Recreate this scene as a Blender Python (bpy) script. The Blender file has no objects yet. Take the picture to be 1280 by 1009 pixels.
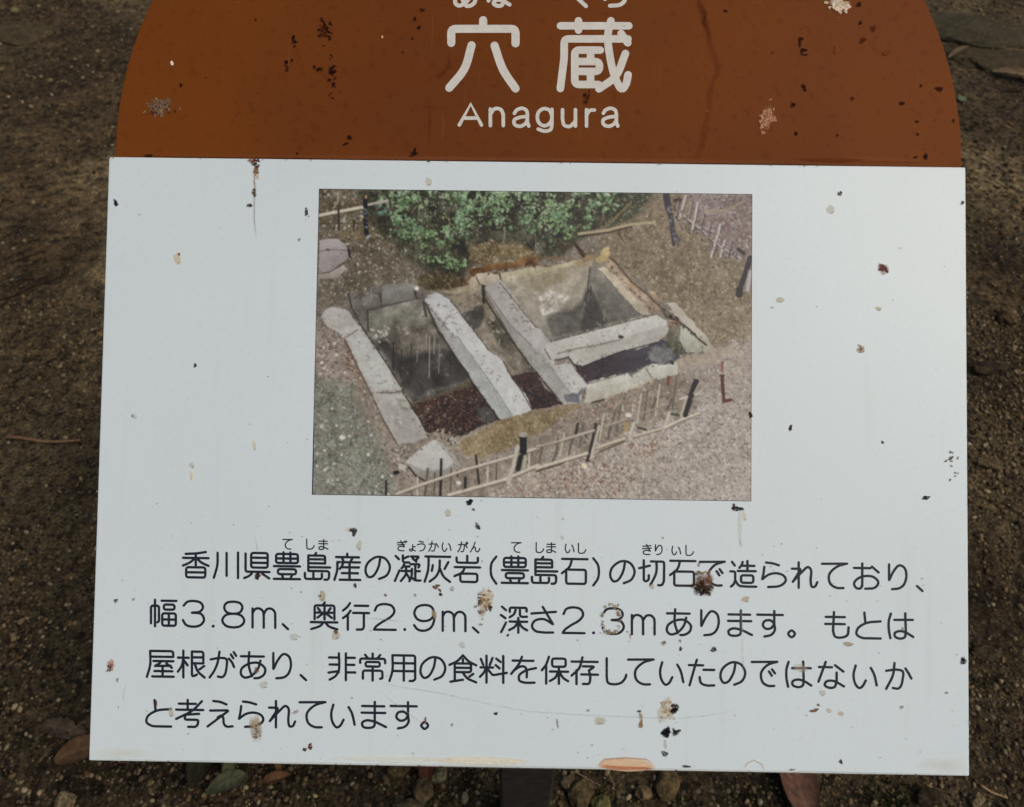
import bpy, math, random
import numpy as np
from mathutils import Matrix, Vector

random.seed(7)
rng = np.random.default_rng(11)
S = bpy.context.scene
COL = S.collection

# ------------------------------------------------------------------ camera
CAM_H = 1.34
PITCH = 50.0                       # degrees below the horizon
FPX = 950.0                        # focal length in pixels of the 1280 px wide photograph
cam_d = bpy.data.cameras.new('camera')
cam_d.sensor_fit = 'HORIZONTAL'
cam_d.sensor_width = 36.0
cam_d.lens = FPX / 1280.0 * 36.0
cam_d.clip_start = 0.02
cam_d.clip_end = 400.0
cam_d.dof.use_dof = True
cam_d.dof.focus_distance = 0.70
cam_d.dof.aperture_fstop = 9.0
cam = bpy.data.objects.new('camera', cam_d)
COL.objects.link(cam)
cam.location = (0, 0, CAM_H)
cam.rotation_euler = (math.radians(90 - PITCH), 0, 0)
S.camera = cam

# ------------------------------------------------------------------ light
SUN_EL, SUN_AZ = 52.0, 112.0        # azimuth clockwise from +Y: the brighter sky is to the right of the sign
world = bpy.data.worlds.new('World')
S.world = world
world.use_nodes = True
wn = world.node_tree
sky = wn.nodes.new('ShaderNodeTexSky')
sky.sky_type = 'NISHITA'
sky.sun_disc = False
sky.sun_elevation = math.radians(SUN_EL)
sky.sun_rotation = math.radians(SUN_AZ)
sky.air_density = 1.0
sky.dust_density = 6.0
sky.ozone_density = 1.0
bg = wn.nodes['Background']
wn.links.new(sky.outputs['Color'], bg.inputs['Color'])
bg.inputs['Strength'].default_value = 0.08

sun_d = bpy.data.lights.new('sun', 'SUN')
sun_d.energy = 1.08
sun_d.angle = math.radians(45)
sun_d.color = (1.0, 0.955, 0.89)
sun = bpy.data.objects.new('sun', sun_d)
COL.objects.link(sun)
_a, _e = math.radians(SUN_AZ), math.radians(SUN_EL)
sun_dir = Vector((math.sin(_a) * math.cos(_e), math.cos(_a) * math.cos(_e), math.sin(_e)))
sun.rotation_euler = (-sun_dir).to_track_quat('-Z', 'Y').to_euler()
sun.location = sun_dir * 8

S.view_settings.view_transform = 'Standard'
S.view_settings.look = 'None'
S.view_settings.gamma = 1.0
S.view_settings.exposure = 0.03
S.view_settings.use_curve_mapping = False
S.render.engine = 'CYCLES'
S.cycles.transparent_max_bounces = 24

# ------------------------------------------------------------------ geometry of the view (used to read sizes off the photograph)
R_CAM = np.array(cam.rotation_euler.to_matrix())
C_CAM = np.array(cam.location)
PX = np.array([0.99987253, -0.0143588, 0.0069814])
PY = np.array([0.01459322, 0.99928865, -0.03477389])
PZ = np.array([-0.00647712, 0.03487134, 0.99937082])
PT = np.array([0.0179781, -0.05292728, -0.69988062])

def p2(x, y):
    """photograph pixel -> metres on the face of the white panel"""
    d = np.array([(x - 640) / FPX, -(y - 504.5) / FPX, -1.0])
    p = d * ((PT @ PZ) / (d @ PZ)) - PT
    return float(p @ PX), float(p @ PY)

def ground_at(x, y, z=0.0):
    d = R_CAM @ np.array([(x - 640) / FPX, -(y - 504.5) / FPX, -1.0])
    p = C_CAM + d * ((z - C_CAM[2]) / d[2])
    return float(p[0]), float(p[1])

PM = Matrix.Identity(4)             # the panel's own frame in the world
for i in range(3):
    for j, ax in enumerate((PX, PY, PZ)):
        PM[i][j] = float((R_CAM @ ax)[i])
    PM[i][3] = float((C_CAM + R_CAM @ PT)[i])

def lin(c):
    c = np.asarray(c, float) / 255.0
    return np.where(c <= 0.04045, c / 12.92, ((c + 0.055) / 1.055) ** 2.4)

# ------------------------------------------------------------------ helpers
def link(name, mesh, mat=None, parent=None, smooth=False):
    o = bpy.data.objects.new(name, mesh)
    COL.objects.link(o)
    if mat is not None:
        mesh.materials.append(mat)
    if parent is not None:
        o.parent = parent
    if smooth:
        mesh.polygons.foreach_set('use_smooth', [True] * len(mesh.polygons))
    return o

def mesh_np(name, v, faces):
    """v (n,3); faces (m,k) array of one face size"""
    v = np.asarray(v, np.float32)
    f = np.asarray(faces, np.int32)
    me = bpy.data.meshes.new(name)
    me.vertices.add(len(v)); me.vertices.foreach_set('co', v.ravel())
    k = f.shape[1]
    me.loops.add(f.size); me.loops.foreach_set('vertex_index', f.ravel())
    me.polygons.add(len(f))
    me.polygons.foreach_set('loop_start', np.arange(0, f.size, k, dtype=np.int32))
    me.polygons.foreach_set('loop_total', np.full(len(f), k, np.int32))
    me.update(calc_edges=True)
    return me

def mesh_py(name, v, faces):
    me = bpy.data.meshes.new(name)
    me.from_pydata([tuple(map(float, p)) for p in v], [], faces)
    me.update()
    return me

def color_attr(me, rgba, name='Col'):
    a = me.color_attributes.new(name, 'FLOAT_COLOR', 'POINT')
    a.data.foreach_set('color', np.asarray(rgba, np.float32).ravel())

def tag(o, label=None, cat=None, group=None, kind=None):
    if label: o['label'] = label
    if cat: o['category'] = cat
    if group: o['group'] = group
    if kind: o['kind'] = kind
    return o

def mat_new(name):
    m = bpy.data.materials.new(name)
    m.use_nodes = True
    nt = m.node_tree
    return m, nt, nt.nodes['Principled BSDF']

def N(nt, t, **kw):
    n = nt.nodes.new(t)
    for k, v in kw.items():
        if k in n.inputs.keys():
            n.inputs[k].default_value = v
        else:
            setattr(n, k, v)
    return n

def ramp(nt, fac, stops):
    r = nt.nodes.new('ShaderNodeValToRGB')
    cr = r.color_ramp
    while len(cr.elements) < len(stops):
        cr.elements.new(0.5)
    for e, (p, c) in zip(cr.elements, stops):
        e.position = p
        e.color = (*c, 1) if len(c) == 3 else c
    nt.links.new(fac, r.inputs['Fac'])
    return r

_lat = rng.random((256, 256))
def vnoise(x, y):
    x = np.asarray(x, float); y = np.asarray(y, float)
    xi = np.floor(x).astype(int); yi = np.floor(y).astype(int)
    fx = x - xi; fy = y - yi
    fx = fx * fx * (3 - 2 * fx); fy = fy * fy * (3 - 2 * fy)
    a = _lat[xi % 256, yi % 256]; b = _lat[(xi + 1) % 256, yi % 256]
    c = _lat[xi % 256, (yi + 1) % 256]; d = _lat[(xi + 1) % 256, (yi + 1) % 256]
    return (a * (1 - fx) + b * fx) * (1 - fy) + (c * (1 - fx) + d * fx) * fy

def fbm(x, y, octv=4, gain=0.5):
    t = 0; amp = 1; s = 0
    for k in range(octv):
        t = t + amp * vnoise(x * 2 ** k + 17.3 * k, y * 2 ** k + 5.1 * k)
        s += amp; amp *= gain
    return t / s

# ------------------------------------------------------------------ materials
def mat_panel_white():
    m, nt, b = mat_new('painted_white_plate')
    tc = N(nt, 'ShaderNodeTexCoord')
    n1 = N(nt, 'ShaderNodeTexNoise', Scale=5.0, Detail=5.0)
    nt.links.new(tc.outputs['Object'], n1.inputs['Vector'])
    r1 = ramp(nt, n1.outputs['Fac'], [(0.3, (0.680, 0.775, 0.775)), (0.7, (0.705, 0.795, 0.795))])
    mp = N(nt, 'ShaderNodeMapping'); mp.inputs['Scale'].default_value = (60, 4, 1)
    nt.links.new(tc.outputs['Object'], mp.inputs['Vector'])
    n2 = N(nt, 'ShaderNodeTexNoise', Scale=1.0, Detail=4.0)
    nt.links.new(mp.outputs['Vector'], n2.inputs['Vector'])
    r2 = ramp(nt, n2.outputs['Fac'], [(0.60, (1, 1, 1)), (0.80, (0.95, 0.94, 0.91))])
    mx = N(nt, 'ShaderNodeMix', data_type='RGBA', blend_type='MULTIPLY')
    mx.inputs[0].default_value = 1.0
    nt.links.new(r1.outputs['Color'], mx.inputs[6]); nt.links.new(r2.outputs['Color'], mx.inputs[7])
    n3 = N(nt, 'ShaderNodeTexNoise', Scale=260.0, Detail=2.0)
    nt.links.new(tc.outputs['Object'], n3.inputs['Vector'])
    r3 = ramp(nt, n3.outputs['Fac'], [(0.30, (0.93, 0.92, 0.89)), (0.40, (1, 1, 1))])
    mx2 = N(nt, 'ShaderNodeMix', data_type='RGBA', blend_type='MULTIPLY')
    mx2.inputs[0].default_value = 0.6
    nt.links.new(mx.outputs[2], mx2.inputs[6]); nt.links.new(r3.outputs['Color'], mx2.inputs[7])
    nt.links.new(mx2.outputs[2], b.inputs['Base Color'])
    rr = ramp(nt, n1.outputs['Fac'], [(0.3, (0.30,) * 3), (0.7, (0.45,) * 3)])
    nt.links.new(rr.outputs['Color'], b.inputs['Roughness'])
    b.inputs['Specular IOR Level'].default_value = 0.5
    return m

def mat_panel_brown():
    m, nt, b = mat_new('brown_enamel')
    tc = N(nt, 'ShaderNodeTexCoord')
    n1 = N(nt, 'ShaderNodeTexNoise', Scale=2.3, Detail=7.0)
    nt.links.new(tc.outputs['Object'], n1.inputs['Vector'])
    r1 = ramp(nt, n1.outputs['Fac'], [(0.32, (0.122, 0.0355, 0.0085)), (0.68, (0.196, 0.053, 0.0065))])
    n2 = N(nt, 'ShaderNodeTexNoise', Scale=140.0, Detail=3.0)
    nt.links.new(tc.outputs['Object'], n2.inputs['Vector'])
    r2 = ramp(nt, n2.outputs['Fac'], [(0.30, (0.78, 0.74, 0.74)), (0.42, (1, 1, 1)), (0.72, (1, 1, 1)), (0.8, (1.15, 1.2, 1.4))])
    mx = N(nt, 'ShaderNodeMix', data_type='RGBA', blend_type='MULTIPLY')
    mx.inputs[0].default_value = 0.7
    nt.links.new(r1.outputs['Color'], mx.inputs[6]); nt.links.new(r2.outputs['Color'], mx.inputs[7])
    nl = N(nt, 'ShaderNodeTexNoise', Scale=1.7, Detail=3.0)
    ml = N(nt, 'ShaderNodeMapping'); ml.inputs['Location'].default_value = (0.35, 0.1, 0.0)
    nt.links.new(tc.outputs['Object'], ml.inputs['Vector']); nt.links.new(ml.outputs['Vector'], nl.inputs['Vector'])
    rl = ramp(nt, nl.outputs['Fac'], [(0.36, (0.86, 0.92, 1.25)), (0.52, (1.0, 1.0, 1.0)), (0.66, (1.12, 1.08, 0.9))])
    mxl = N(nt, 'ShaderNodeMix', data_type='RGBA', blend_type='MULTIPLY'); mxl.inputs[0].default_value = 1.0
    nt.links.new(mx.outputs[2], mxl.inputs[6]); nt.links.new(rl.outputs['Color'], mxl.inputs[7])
    ms = N(nt, 'ShaderNodeMapping'); ms.inputs['Scale'].default_value = (900, 30, 1); ms.inputs['Rotation'].default_value = (0, 0, 0.25)
    nt.links.new(tc.outputs['Object'], ms.inputs['Vector'])
    ns = N(nt, 'ShaderNodeTexNoise', Scale=0.35, Detail=5.0); nt.links.new(ms.outputs['Vector'], ns.inputs['Vector'])
    rs = ramp(nt, ns.outputs['Fac'], [(0.66, (0, 0, 0)), (0.76, (0.16, 0.16, 0.16))])
    mxs = N(nt, 'ShaderNodeMix', data_type='RGBA'); mxs.inputs[7].default_value = (0.30, 0.16, 0.09, 1)
    nt.links.new(rs.outputs['Color'], mxs.inputs[0]); nt.links.new(mxl.outputs[2], mxs.inputs[6])
    nt.links.new(mxs.outputs[2], b.inputs['Base Color'])
    rr = ramp(nt, n1.outputs['Fac'], [(0.3, (0.50,) * 3), (0.7, (0.62,) * 3)])
    nt.links.new(rr.outputs['Color'], b.inputs['Roughness'])
    b.inputs['Specular IOR Level'].default_value = 0.07
    return m

def mat_flat(name, col, rough=0.5, noise=0.12, scale=120.0, spec=0.3):
    m, nt, b = mat_new(name)
    tc = N(nt, 'ShaderNodeTexCoord')
    n1 = N(nt, 'ShaderNodeTexNoise', Scale=scale, Detail=4.0)
    nt.links.new(tc.outputs['Object'], n1.inputs['Vector'])
    c = np.array(col)
    r1 = ramp(nt, n1.outputs['Fac'], [(0.3, tuple(c * (1 - noise))), (0.7, tuple(np.minimum(c * (1 + noise), 1)))])
    nt.links.new(r1.outputs['Color'], b.inputs['Base Color'])
    b.inputs['Roughness'].default_value = rough
    b.inputs['Specular IOR Level'].default_value = spec
    return m

def mat_attr(name, rough=0.6, spec=0.3, alpha=False, noise_scale=0.0, noise_amt=0.25, bump=0.0, bump_scale=300.0, alpha_noise=0.0):
    m, nt, b = mat_new(name)
    at = N(nt, 'ShaderNodeVertexColor', layer_name='Col')
    out = at.outputs['Color']
    tc = N(nt, 'ShaderNodeTexCoord')
    if noise_scale:
        n1 = N(nt, 'ShaderNodeTexNoise', Scale=noise_scale, Detail=4.0)
        nt.links.new(tc.outputs['Object'], n1.inputs['Vector'])
        r1 = ramp(nt, n1.outputs['Fac'], [(0.3, (1 - noise_amt,) * 3), (0.7, (1 + noise_amt,) * 3)])
        mx = N(nt, 'ShaderNodeMix', data_type='RGBA', blend_type='MULTIPLY')
        mx.inputs[0].default_value = 1.0
        nt.links.new(out, mx.inputs[6]); nt.links.new(r1.outputs['Color'], mx.inputs[7])
        out = mx.outputs[2]
    nt.links.new(out, b.inputs['Base Color'])
    if alpha:
        a = at.outputs['Alpha']
        if alpha_noise:
            n2 = N(nt, 'ShaderNodeTexNoise', Scale=alpha_noise, Detail=5.0)
            nt.links.new(tc.outputs['Object'], n2.inputs['Vector'])
            mr = N(nt, 'ShaderNodeMapRange')
            mr.inputs['From Min'].default_value = 0.30; mr.inputs['From Max'].default_value = 0.58
            mr.inputs['To Min'].default_value = 0.25; mr.inputs['To Max'].default_value = 1.0
            nt.links.new(n2.outputs['Fac'], mr.inputs['Value'])
            mu = N(nt, 'ShaderNodeMath', operation='MULTIPLY')
            nt.links.new(a, mu.inputs[0]); nt.links.new(mr.outputs['Result'], mu.inputs[1])
            a = mu.outputs[0]
        nt.links.new(a, b.inputs['Alpha'])
    if bump:
        n3 = N(nt, 'ShaderNodeTexNoise', Scale=bump_scale, Detail=5.0)
        nt.links.new(tc.outputs['Object'], n3.inputs['Vector'])
        bp = N(nt, 'ShaderNodeBump', Strength=bump, Distance=0.002)
        nt.links.new(n3.outputs['Fac'], bp.inputs['Height'])
        nt.links.new(bp.outputs['Normal'], b.inputs['Normal'])
    b.inputs['Roughness'].default_value = rough
    b.inputs['Specular IOR Level'].default_value = spec
    return m

def mat_soil():
    m, nt, b = mat_new('damp_gravelly_soil')
    tc = N(nt, 'ShaderNodeTexCoord')
    at = N(nt, 'ShaderNodeVertexColor', layer_name='Col')
    P = tc.outputs['Object']
    n1 = N(nt, 'ShaderNodeTexNoise', Scale=38.0, Detail=7.0, Roughness=0.65)
    n2 = N(nt, 'ShaderNodeTexNoise', Scale=190.0, Detail=4.0, Roughness=0.7)
    vo = N(nt, 'ShaderNodeTexVoronoi', Scale=125.0)
    vo2 = N(nt, 'ShaderNodeTexVoronoi', Scale=64.0)
    for n in (n1, n2, vo, vo2):
        nt.links.new(P, n.inputs['Vector'])
    r1 = ramp(nt, n1.outputs['Fac'], [(0.36, (0.26, 0.25, 0.24)), (0.49, (0.98, 0.98, 0.98)), (0.64, (1.8, 1.76, 1.66))])
    r2 = ramp(nt, n2.outputs['Fac'], [(0.36, (0.30,) * 3), (0.51, (1,) * 3), (0.68, (2.0, 1.92, 1.75))])  # hollows dark, crumbs pale: relief shading put into the colour
    mx = N(nt, 'ShaderNodeMix', data_type='RGBA', blend_type='MULTIPLY'); mx.inputs[0].default_value = 1
    nt.links.new(at.outputs['Color'], mx.inputs[6]); nt.links.new(r1.outputs['Color'], mx.inputs[7])
    mx2 = N(nt, 'ShaderNodeMix', data_type='RGBA', blend_type='MULTIPLY'); mx2.inputs[0].default_value = 1
    nt.links.new(mx.outputs[2], mx2.inputs[6]); nt.links.new(r2.outputs['Color'], mx2.inputs[7])
    # single grains of lighter grit
    sp = N(nt, 'ShaderNodeSeparateColor'); nt.links.new(vo.outputs['Color'], sp.inputs['Color'])
    g1 = N(nt, 'ShaderNodeMath', operation='GREATER_THAN'); g1.inputs[1].default_value = 0.74
    nt.links.new(sp.outputs['Red'], g1.inputs[0])
    g2 = N(nt, 'ShaderNodeMath', operation='LESS_THAN'); g2.inputs[1].default_value = 0.46
    nt.links.new(vo.outputs['Distance'], g2.inputs[0])
    gm = N(nt, 'ShaderNodeMath', operation='MULTIPLY')
    nt.links.new(g1.outputs[0], gm.inputs[0]); nt.links.new(g2.outputs[0], gm.inputs[1])
    gc = ramp(nt, sp.outputs['Green'], [(0.0, (0.055, 0.043, 0.027)), (0.6, (0.105, 0.083, 0.052)), (1.0, (0.17, 0.142, 0.098))])
    mx3 = N(nt, 'ShaderNodeMix', data_type='RGBA')
    nt.links.new(gm.outputs[0], mx3.inputs[0]); nt.links.new(mx2.outputs[2], mx3.inputs[6]); nt.links.new(gc.outputs['Color'], mx3.inputs[7])
    vo3 = N(nt, 'ShaderNodeTexVoronoi', Scale=85.0); nt.links.new(P, vo3.inputs['Vector'])
    sp3 = N(nt, 'ShaderNodeSeparateColor'); nt.links.new(vo3.outputs['Color'], sp3.inputs['Color'])
    d1 = N(nt, 'ShaderNodeMath', operation='GREATER_THAN'); d1.inputs[1].default_value = 0.70
    nt.links.new(sp3.outputs['Blue'], d1.inputs[0])
    d2 = N(nt, 'ShaderNodeMapRange'); d2.inputs['From Min'].default_value = 0.16; d2.inputs['From Max'].default_value = 0.42
    d2.inputs['To Min'].default_value = 1.0; d2.inputs['To Max'].default_value = 0.0
    nt.links.new(vo3.outputs['Distance'], d2.inputs['Value'])
    dm = N(nt, 'ShaderNodeMath', operation='MULTIPLY'); nt.links.new(d1.outputs[0], dm.inputs[0]); nt.links.new(d2.outputs['Result'], dm.inputs[1])
    mx4 = N(nt, 'ShaderNodeMix', data_type='RGBA'); mx4.inputs[7].default_value = (0.012, 0.010, 0.008, 1)   # dark pits, their shade painted as near-black spots
    nt.links.new(dm.outputs[0], mx4.inputs[0]); nt.links.new(mx3.outputs[2], mx4.inputs[6])
    nt.links.new(mx4.outputs[2], b.inputs['Base Color'])
    ad = N(nt, 'ShaderNodeMath', operation='MULTIPLY_ADD'); ad.inputs[1].default_value = 0.6
    nt.links.new(n2.outputs['Fac'], ad.inputs[0]); nt.links.new(n1.outputs['Fac'], ad.inputs[2])
    ad2 = N(nt, 'ShaderNodeMath', operation='MULTIPLY_ADD'); ad2.inputs[1].default_value = -0.5
    nt.links.new(vo2.outputs['Distance'], ad2.inputs[0]); nt.links.new(ad.outputs[0], ad2.inputs[2])
    bp = N(nt, 'ShaderNodeBump', Strength=1.0, Distance=0.014)
    nt.links.new(ad2.outputs[0], bp.inputs['Height'])
    nt.links.new(bp.outputs['Normal'], b.inputs['Normal'])
    b.inputs['Roughness'].default_value = 0.92
    b.inputs['Specular IOR Level'].default_value = 0.15
    return m

M_WHITE = mat_panel_white()
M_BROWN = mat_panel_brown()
M_INK = mat_flat('black_printed_ink', (0.016, 0.019, 0.030), 0.45, 0.2, 400)
M_CREAM = mat_flat('cream_vinyl_letters', (0.66, 0.635, 0.56), 0.5, 0.07, 160)
M_POST = mat_flat('weathered_dark_brown_steel', (0.035, 0.030, 0.025), 0.65, 0.45, 60)
M_STAIN = mat_attr('dirt_droppings_and_shade', 0.85, 0.1, alpha=True, noise_scale=900, noise_amt=0.3, alpha_noise=700)
M_SOFT = mat_attr('pale_water_stain', 0.6, 0.3, alpha=True, noise_scale=500, noise_amt=0.12)
M_PRINT = mat_attr('faded_photo_print', 0.40, 0.4)
M_SOIL = mat_soil()
M_GRIT = mat_attr('pebble_mix', 0.85, 0.2, noise_scale=500, noise_amt=0.3)
M_STONE = mat_attr('rough_stone', 0.95, 0.08, noise_scale=170, noise_amt=0.55, bump=1.0, bump_scale=160)
M_LEAF = mat_attr('leaf_blade', 0.8, 0.12, noise_scale=120, noise_amt=0.28, bump=0.3, bump_scale=150)
M_TWIG = mat_attr('dry_twig', 0.85, 0.15, noise_scale=300, noise_amt=0.35)

# ------------------------------------------------------------------ ground
def ground_h(x, y):
    h = (fbm(x * 1.3 + 31, y * 1.3 + 8, 3) - 0.5) * 0.045
    h = h + (fbm(x * 9 + 3, y * 9 + 40, 4, 0.6) - 0.5) * 0.022
    return h

def axis(lo, hi, a, b, step):
    core = np.arange(a, b + step / 2, step)
    left = [a]; right = [core[-1]]
    s = step
    while left[-1] > lo:
        s *= 1.35; left.append(left[-1] - s)
    s = step
    while right[-1] < hi:
        s *= 1.35; right.append(right[-1] + s)
    return np.concatenate([np.array(left[1:])[::-1], core, np.array(right[1:])])

gx = axis(-45, 45, -2.7, 2.7, 0.0135)
gy = axis(-30, 60, 0.05, 4.3, 0.0135)
GX, GY = np.meshgrid(gx, gy)
GZ = ground_h(GX, GY)
nx, ny = len(gx), len(gy)
idx = np.arange(nx * ny).reshape(ny, nx)
quads = np.stack([idx[:-1, :-1], idx[:-1, 1:], idx[1:, 1:], idx[1:, :-1]], -1).reshape(-1, 4)
me = mesh_np('ground', np.stack([GX, GY, GZ], -1).reshape(-1, 3), quads)
patch = fbm(GX * 2.1 + 60, GY * 2.1 + 11, 4)
fine = fbm(GX * 11 + 9, GY * 11 + 70, 3)
mixv = np.clip((patch - 0.40) / 0.25, 0, 1)[..., None]
soil = lin((70, 58, 40)) * (1 - mixv) + lin((106, 93, 68)) * mixv     # dark humus to bare trodden sandy soil
soil = soil * (0.75 + 0.5 * fine[..., None])
def glow(px, py, s): 
    x0, y0 = ground_at(px, py)
    return np.exp(-((GX - x0) ** 2 + (GY - y0) ** 2) / (2 * s * s))
bare = np.clip(glow(70, 260, 0.26) + 0.8 * glow(95, 140, 0.22) + 0.7 * glow(30, 20, 0.3) + 0.7 * glow(1240, 380, 0.12) + 0.8 * glow(1250, 200, 0.22), 0, 1) * np.clip((fine - 0.2) * 2.2, 0.3, 1.1)
humus = np.clip(glow(60, 900, 0.22) + glow(20, 75, 0.16) + glow(650, 1000, 0.5) + 0.8 * glow(1250, 900, 0.25) + 0.6 * glow(1250, 300, 0.1), 0, 1)
soil = soil * (0.82 + 0.95 * bare - 0.34 * humus)[..., None]      # trodden bare earth is paler, the humus under the litter dark
color_attr(me, np.concatenate([soil * 0.93, np.ones_like(soil[..., :1])], -1).reshape(-1, 4))
ground = tag(link('ground', me, M_SOIL, smooth=True), kind='structure')

ICO_V = []
_p = (1 + 5 ** 0.5) / 2
for a_, b_ in ((-1, _p), (1, _p), (-1, -_p), (1, -_p)):
    ICO_V.append((a_, b_, 0))
for a_, b_ in ((-1, _p), (1, _p), (-1, -_p), (1, -_p)):
    ICO_V.append((0, a_, b_))
for a_, b_ in ((_p, -1), (_p, 1), (-_p, -1), (-_p, 1)):
    ICO_V.append((a_, 0, b_))
ICO_V = np.array(ICO_V, float) / math.hypot(1, _p)
ICO_F = np.array([(0, 11, 5), (0, 5, 1), (0, 1, 7), (0, 7, 10), (0, 10, 11), (1, 5, 9), (5, 11, 4), (11, 10, 2), (10, 7, 6), (7, 1, 8),
                  (3, 9, 4), (3, 4, 2), (3, 2, 6), (3, 6, 8), (3, 8, 9), (4, 9, 5), (2, 4, 11), (6, 2, 10), (8, 6, 7), (9, 8, 1)])

def scatter_xy(n, y0, y1, margin=0.25):
    """points over the trapezoid of ground in front of the camera, a little wider than the view"""
    out = []
    while len(out) < n:
        y = rng.uniform(y0, y1, n); x = rng.uniform(-2.7, 2.7, n)
        d = y * math.cos(math.radians(PITCH)) + CAM_H * math.sin(math.radians(PITCH))
        ok = np.abs(x) < d * 0.70 + margin
        out += list(zip(x[ok], y[ok]))
    return np.array(out[:n])

def gravel(name, xy, rad, palette, sink=0.35, flat=(0.55, 0.9)):
    n = len(xy)
    ang = rng.uniform(0, 2 * np.pi, n)
    sx = rad * rng.uniform(0.8, 1.35, n); sy = rad * rng.uniform(0.65, 1.0, n); sz = rad * rng.uniform(*flat, n)
    V = ICO_V[None] * (1 + rng.uniform(-0.22, 0.22, (n, 12, 1)))
    X = V[..., 0] * sx[:, None]; Y = V[..., 1] * sy[:, None]; Z = V[..., 2] * sz[:, None]
    tx = rng.uniform(-0.5, 0.5, n)[:, None]
    Y, Z = Y * np.cos(tx) - Z * np.sin(tx), Y * np.sin(tx) + Z * np.cos(tx)
    c, s = np.cos(ang)[:, None], np.sin(ang)[:, None]
    X, Y = X * c - Y * s, X * s + Y * c
    h = ground_h(xy[:, 0], xy[:, 1])
    P = np.stack([X + xy[:, :1], Y + xy[:, 1:], Z + (h + sz * sink)[:, None]], -1)
    F = (ICO_F[None] + (np.arange(n) * 12)[:, None, None]).reshape(-1, 3)
    me = mesh_np(name, P.reshape(-1, 3), F)
    w = rng.random(n)
    pal = np.array([lin(p) for p in palette])
    ci = rng.integers(0, len(pal), n)
    col = pal[ci] * (0.6 + 0.7 * w[:, None]) * 0.98
    rgba = np.concatenate([np.repeat(col[:, None], 12, 1), np.ones((n, 12, 1))], -1)
    color_attr(me, rgba.reshape(-1, 4))
    return me

PAL = [(74, 60, 42), (80, 66, 45), (96, 80, 56), (88, 76, 56), (112, 96, 68), (78, 67, 50), (124, 107, 78), (60, 50, 36), (100, 80, 54), (138, 122, 94), (52, 43, 31)]
PAL_L = [(140, 126, 100), (120, 106, 80), (150, 140, 120), (112, 96, 72), (130, 110, 78)]
a1 = scatter_xy(75000, 0.05, 1.45)
a1 = a1[fbm(a1[:, 0] * 4 + 12, a1[:, 1] * 4 + 3, 3) + rng.uniform(-0.25, 0.25, len(a1)) > 0.42]
a2 = scatter_xy(30000, 1.4, 4.3)
a2 = a2[fbm(a2[:, 0] * 2.5 + 12, a2[:, 1] * 2.5 + 3, 3) + rng.uniform(-0.22, 0.22, len(a2)) > 0.50]
a3 = scatter_xy(1700, 0.05, 4.2)
r1 = 0.0018 + 0.0046 * rng.random(len(a1)) ** 3.4
r2 = 0.0024 + 0.0062 * rng.random(len(a2)) ** 3.4
r3 = 0.002 + 0.0036 * rng.random(len(a3)) ** 2
xy = np.concatenate([a1, a2]); rad = np.concatenate([r1, r2])
tag(link('gravel', gravel('gravel', xy, rad, PAL), M_GRIT), kind='stuff')
tag(link('pale_grit', gravel('pale_grit', a3, r3, PAL_L), M_GRIT), kind='stuff')

# crumbled leaf litter and bark crumbs: flakes with a little thickness
def litter():
    n = 5200
    xy = scatter_xy(n, 0.05, 4.3)
    keep = fbm(xy[:, 0] * 2.2 + 60, xy[:, 1] * 2.2 + 90, 3) + rng.uniform(-0.2, 0.2, n) > 0.47
    xy = xy[keep]; n = len(xy)
    L = rng.uniform(0.003, 0.011, n) * (1 + 0.35 * (xy[:, 1] > 1.4)); W = L * rng.uniform(0.25, 0.6, n)
    ang = rng.uniform(0, 2 * np.pi, n); tilt = rng.uniform(-0.5, 0.5, n); roll = rng.uniform(-0.5, 0.5, n)
    base = np.array([(-1, 0, 0), (-0.3, -1, 0.1), (0.6, -0.7, 0.05), (1, 0.1, 0), (0.3, 0.9, 0.1), (-0.5, 0.6, 0.0)])
    V = base[None] + rng.uniform(-0.2, 0.2, (n, 6, 3)) * np.array([1, 1, 0.6])
    X = V[..., 0] * L[:, None]; Y = V[..., 1] * W[:, None]; Z = V[..., 2] * L[:, None] * 0.35
    Z = Z + X * np.tan(tilt)[:, None] * 0.6 + Y * np.tan(roll)[:, None] * 0.6
    c, s = np.cos(ang)[:, None], np.sin(ang)[:, None]
    X, Y = X * c - Y * s, X * s + Y * c
    h = ground_h(xy[:, 0], xy[:, 1]) + 0.004
    top = np.stack([X + xy[:, :1], Y + xy[:, 1:], Z + h[:, None]], -1)
    bot = top - np.array([0, 0, 0.0006])
    P = np.concatenate([top, bot], 1).reshape(-1, 3)
    q = [(0, 1, 2), (0, 2, 3), (0, 3, 4), (0, 4, 5), (8, 7, 6), (9, 8, 6), (10, 9, 6), (11, 10, 6)]
    for i in range(6):
        j = (i + 1) % 6
        q += [(i, i + 6, j), (j, i + 6, j + 6)]
    F = (np.array(q)[None] + (np.arange(n) * 12)[:, None, None]).reshape(-1, 3)
    me = mesh_np('leaf_litter', P, F)
    pal = np.array([lin(p) for p in [(48, 38, 27), (62, 46, 30), (84, 64, 42), (40, 34, 26), (104, 82, 56), (72, 62, 48)]])
    col = pal[rng.integers(0, 6, n)] * rng.uniform(0.7, 1.4, n)[:, None]
    color_attr(me, np.concatenate([np.repeat(col[:, None], 12, 1), np.ones((n, 12, 1))], -1).reshape(-1, 4))
    return me
tag(link('leaf_litter', litter(), M_TWIG), kind='stuff')

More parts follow.
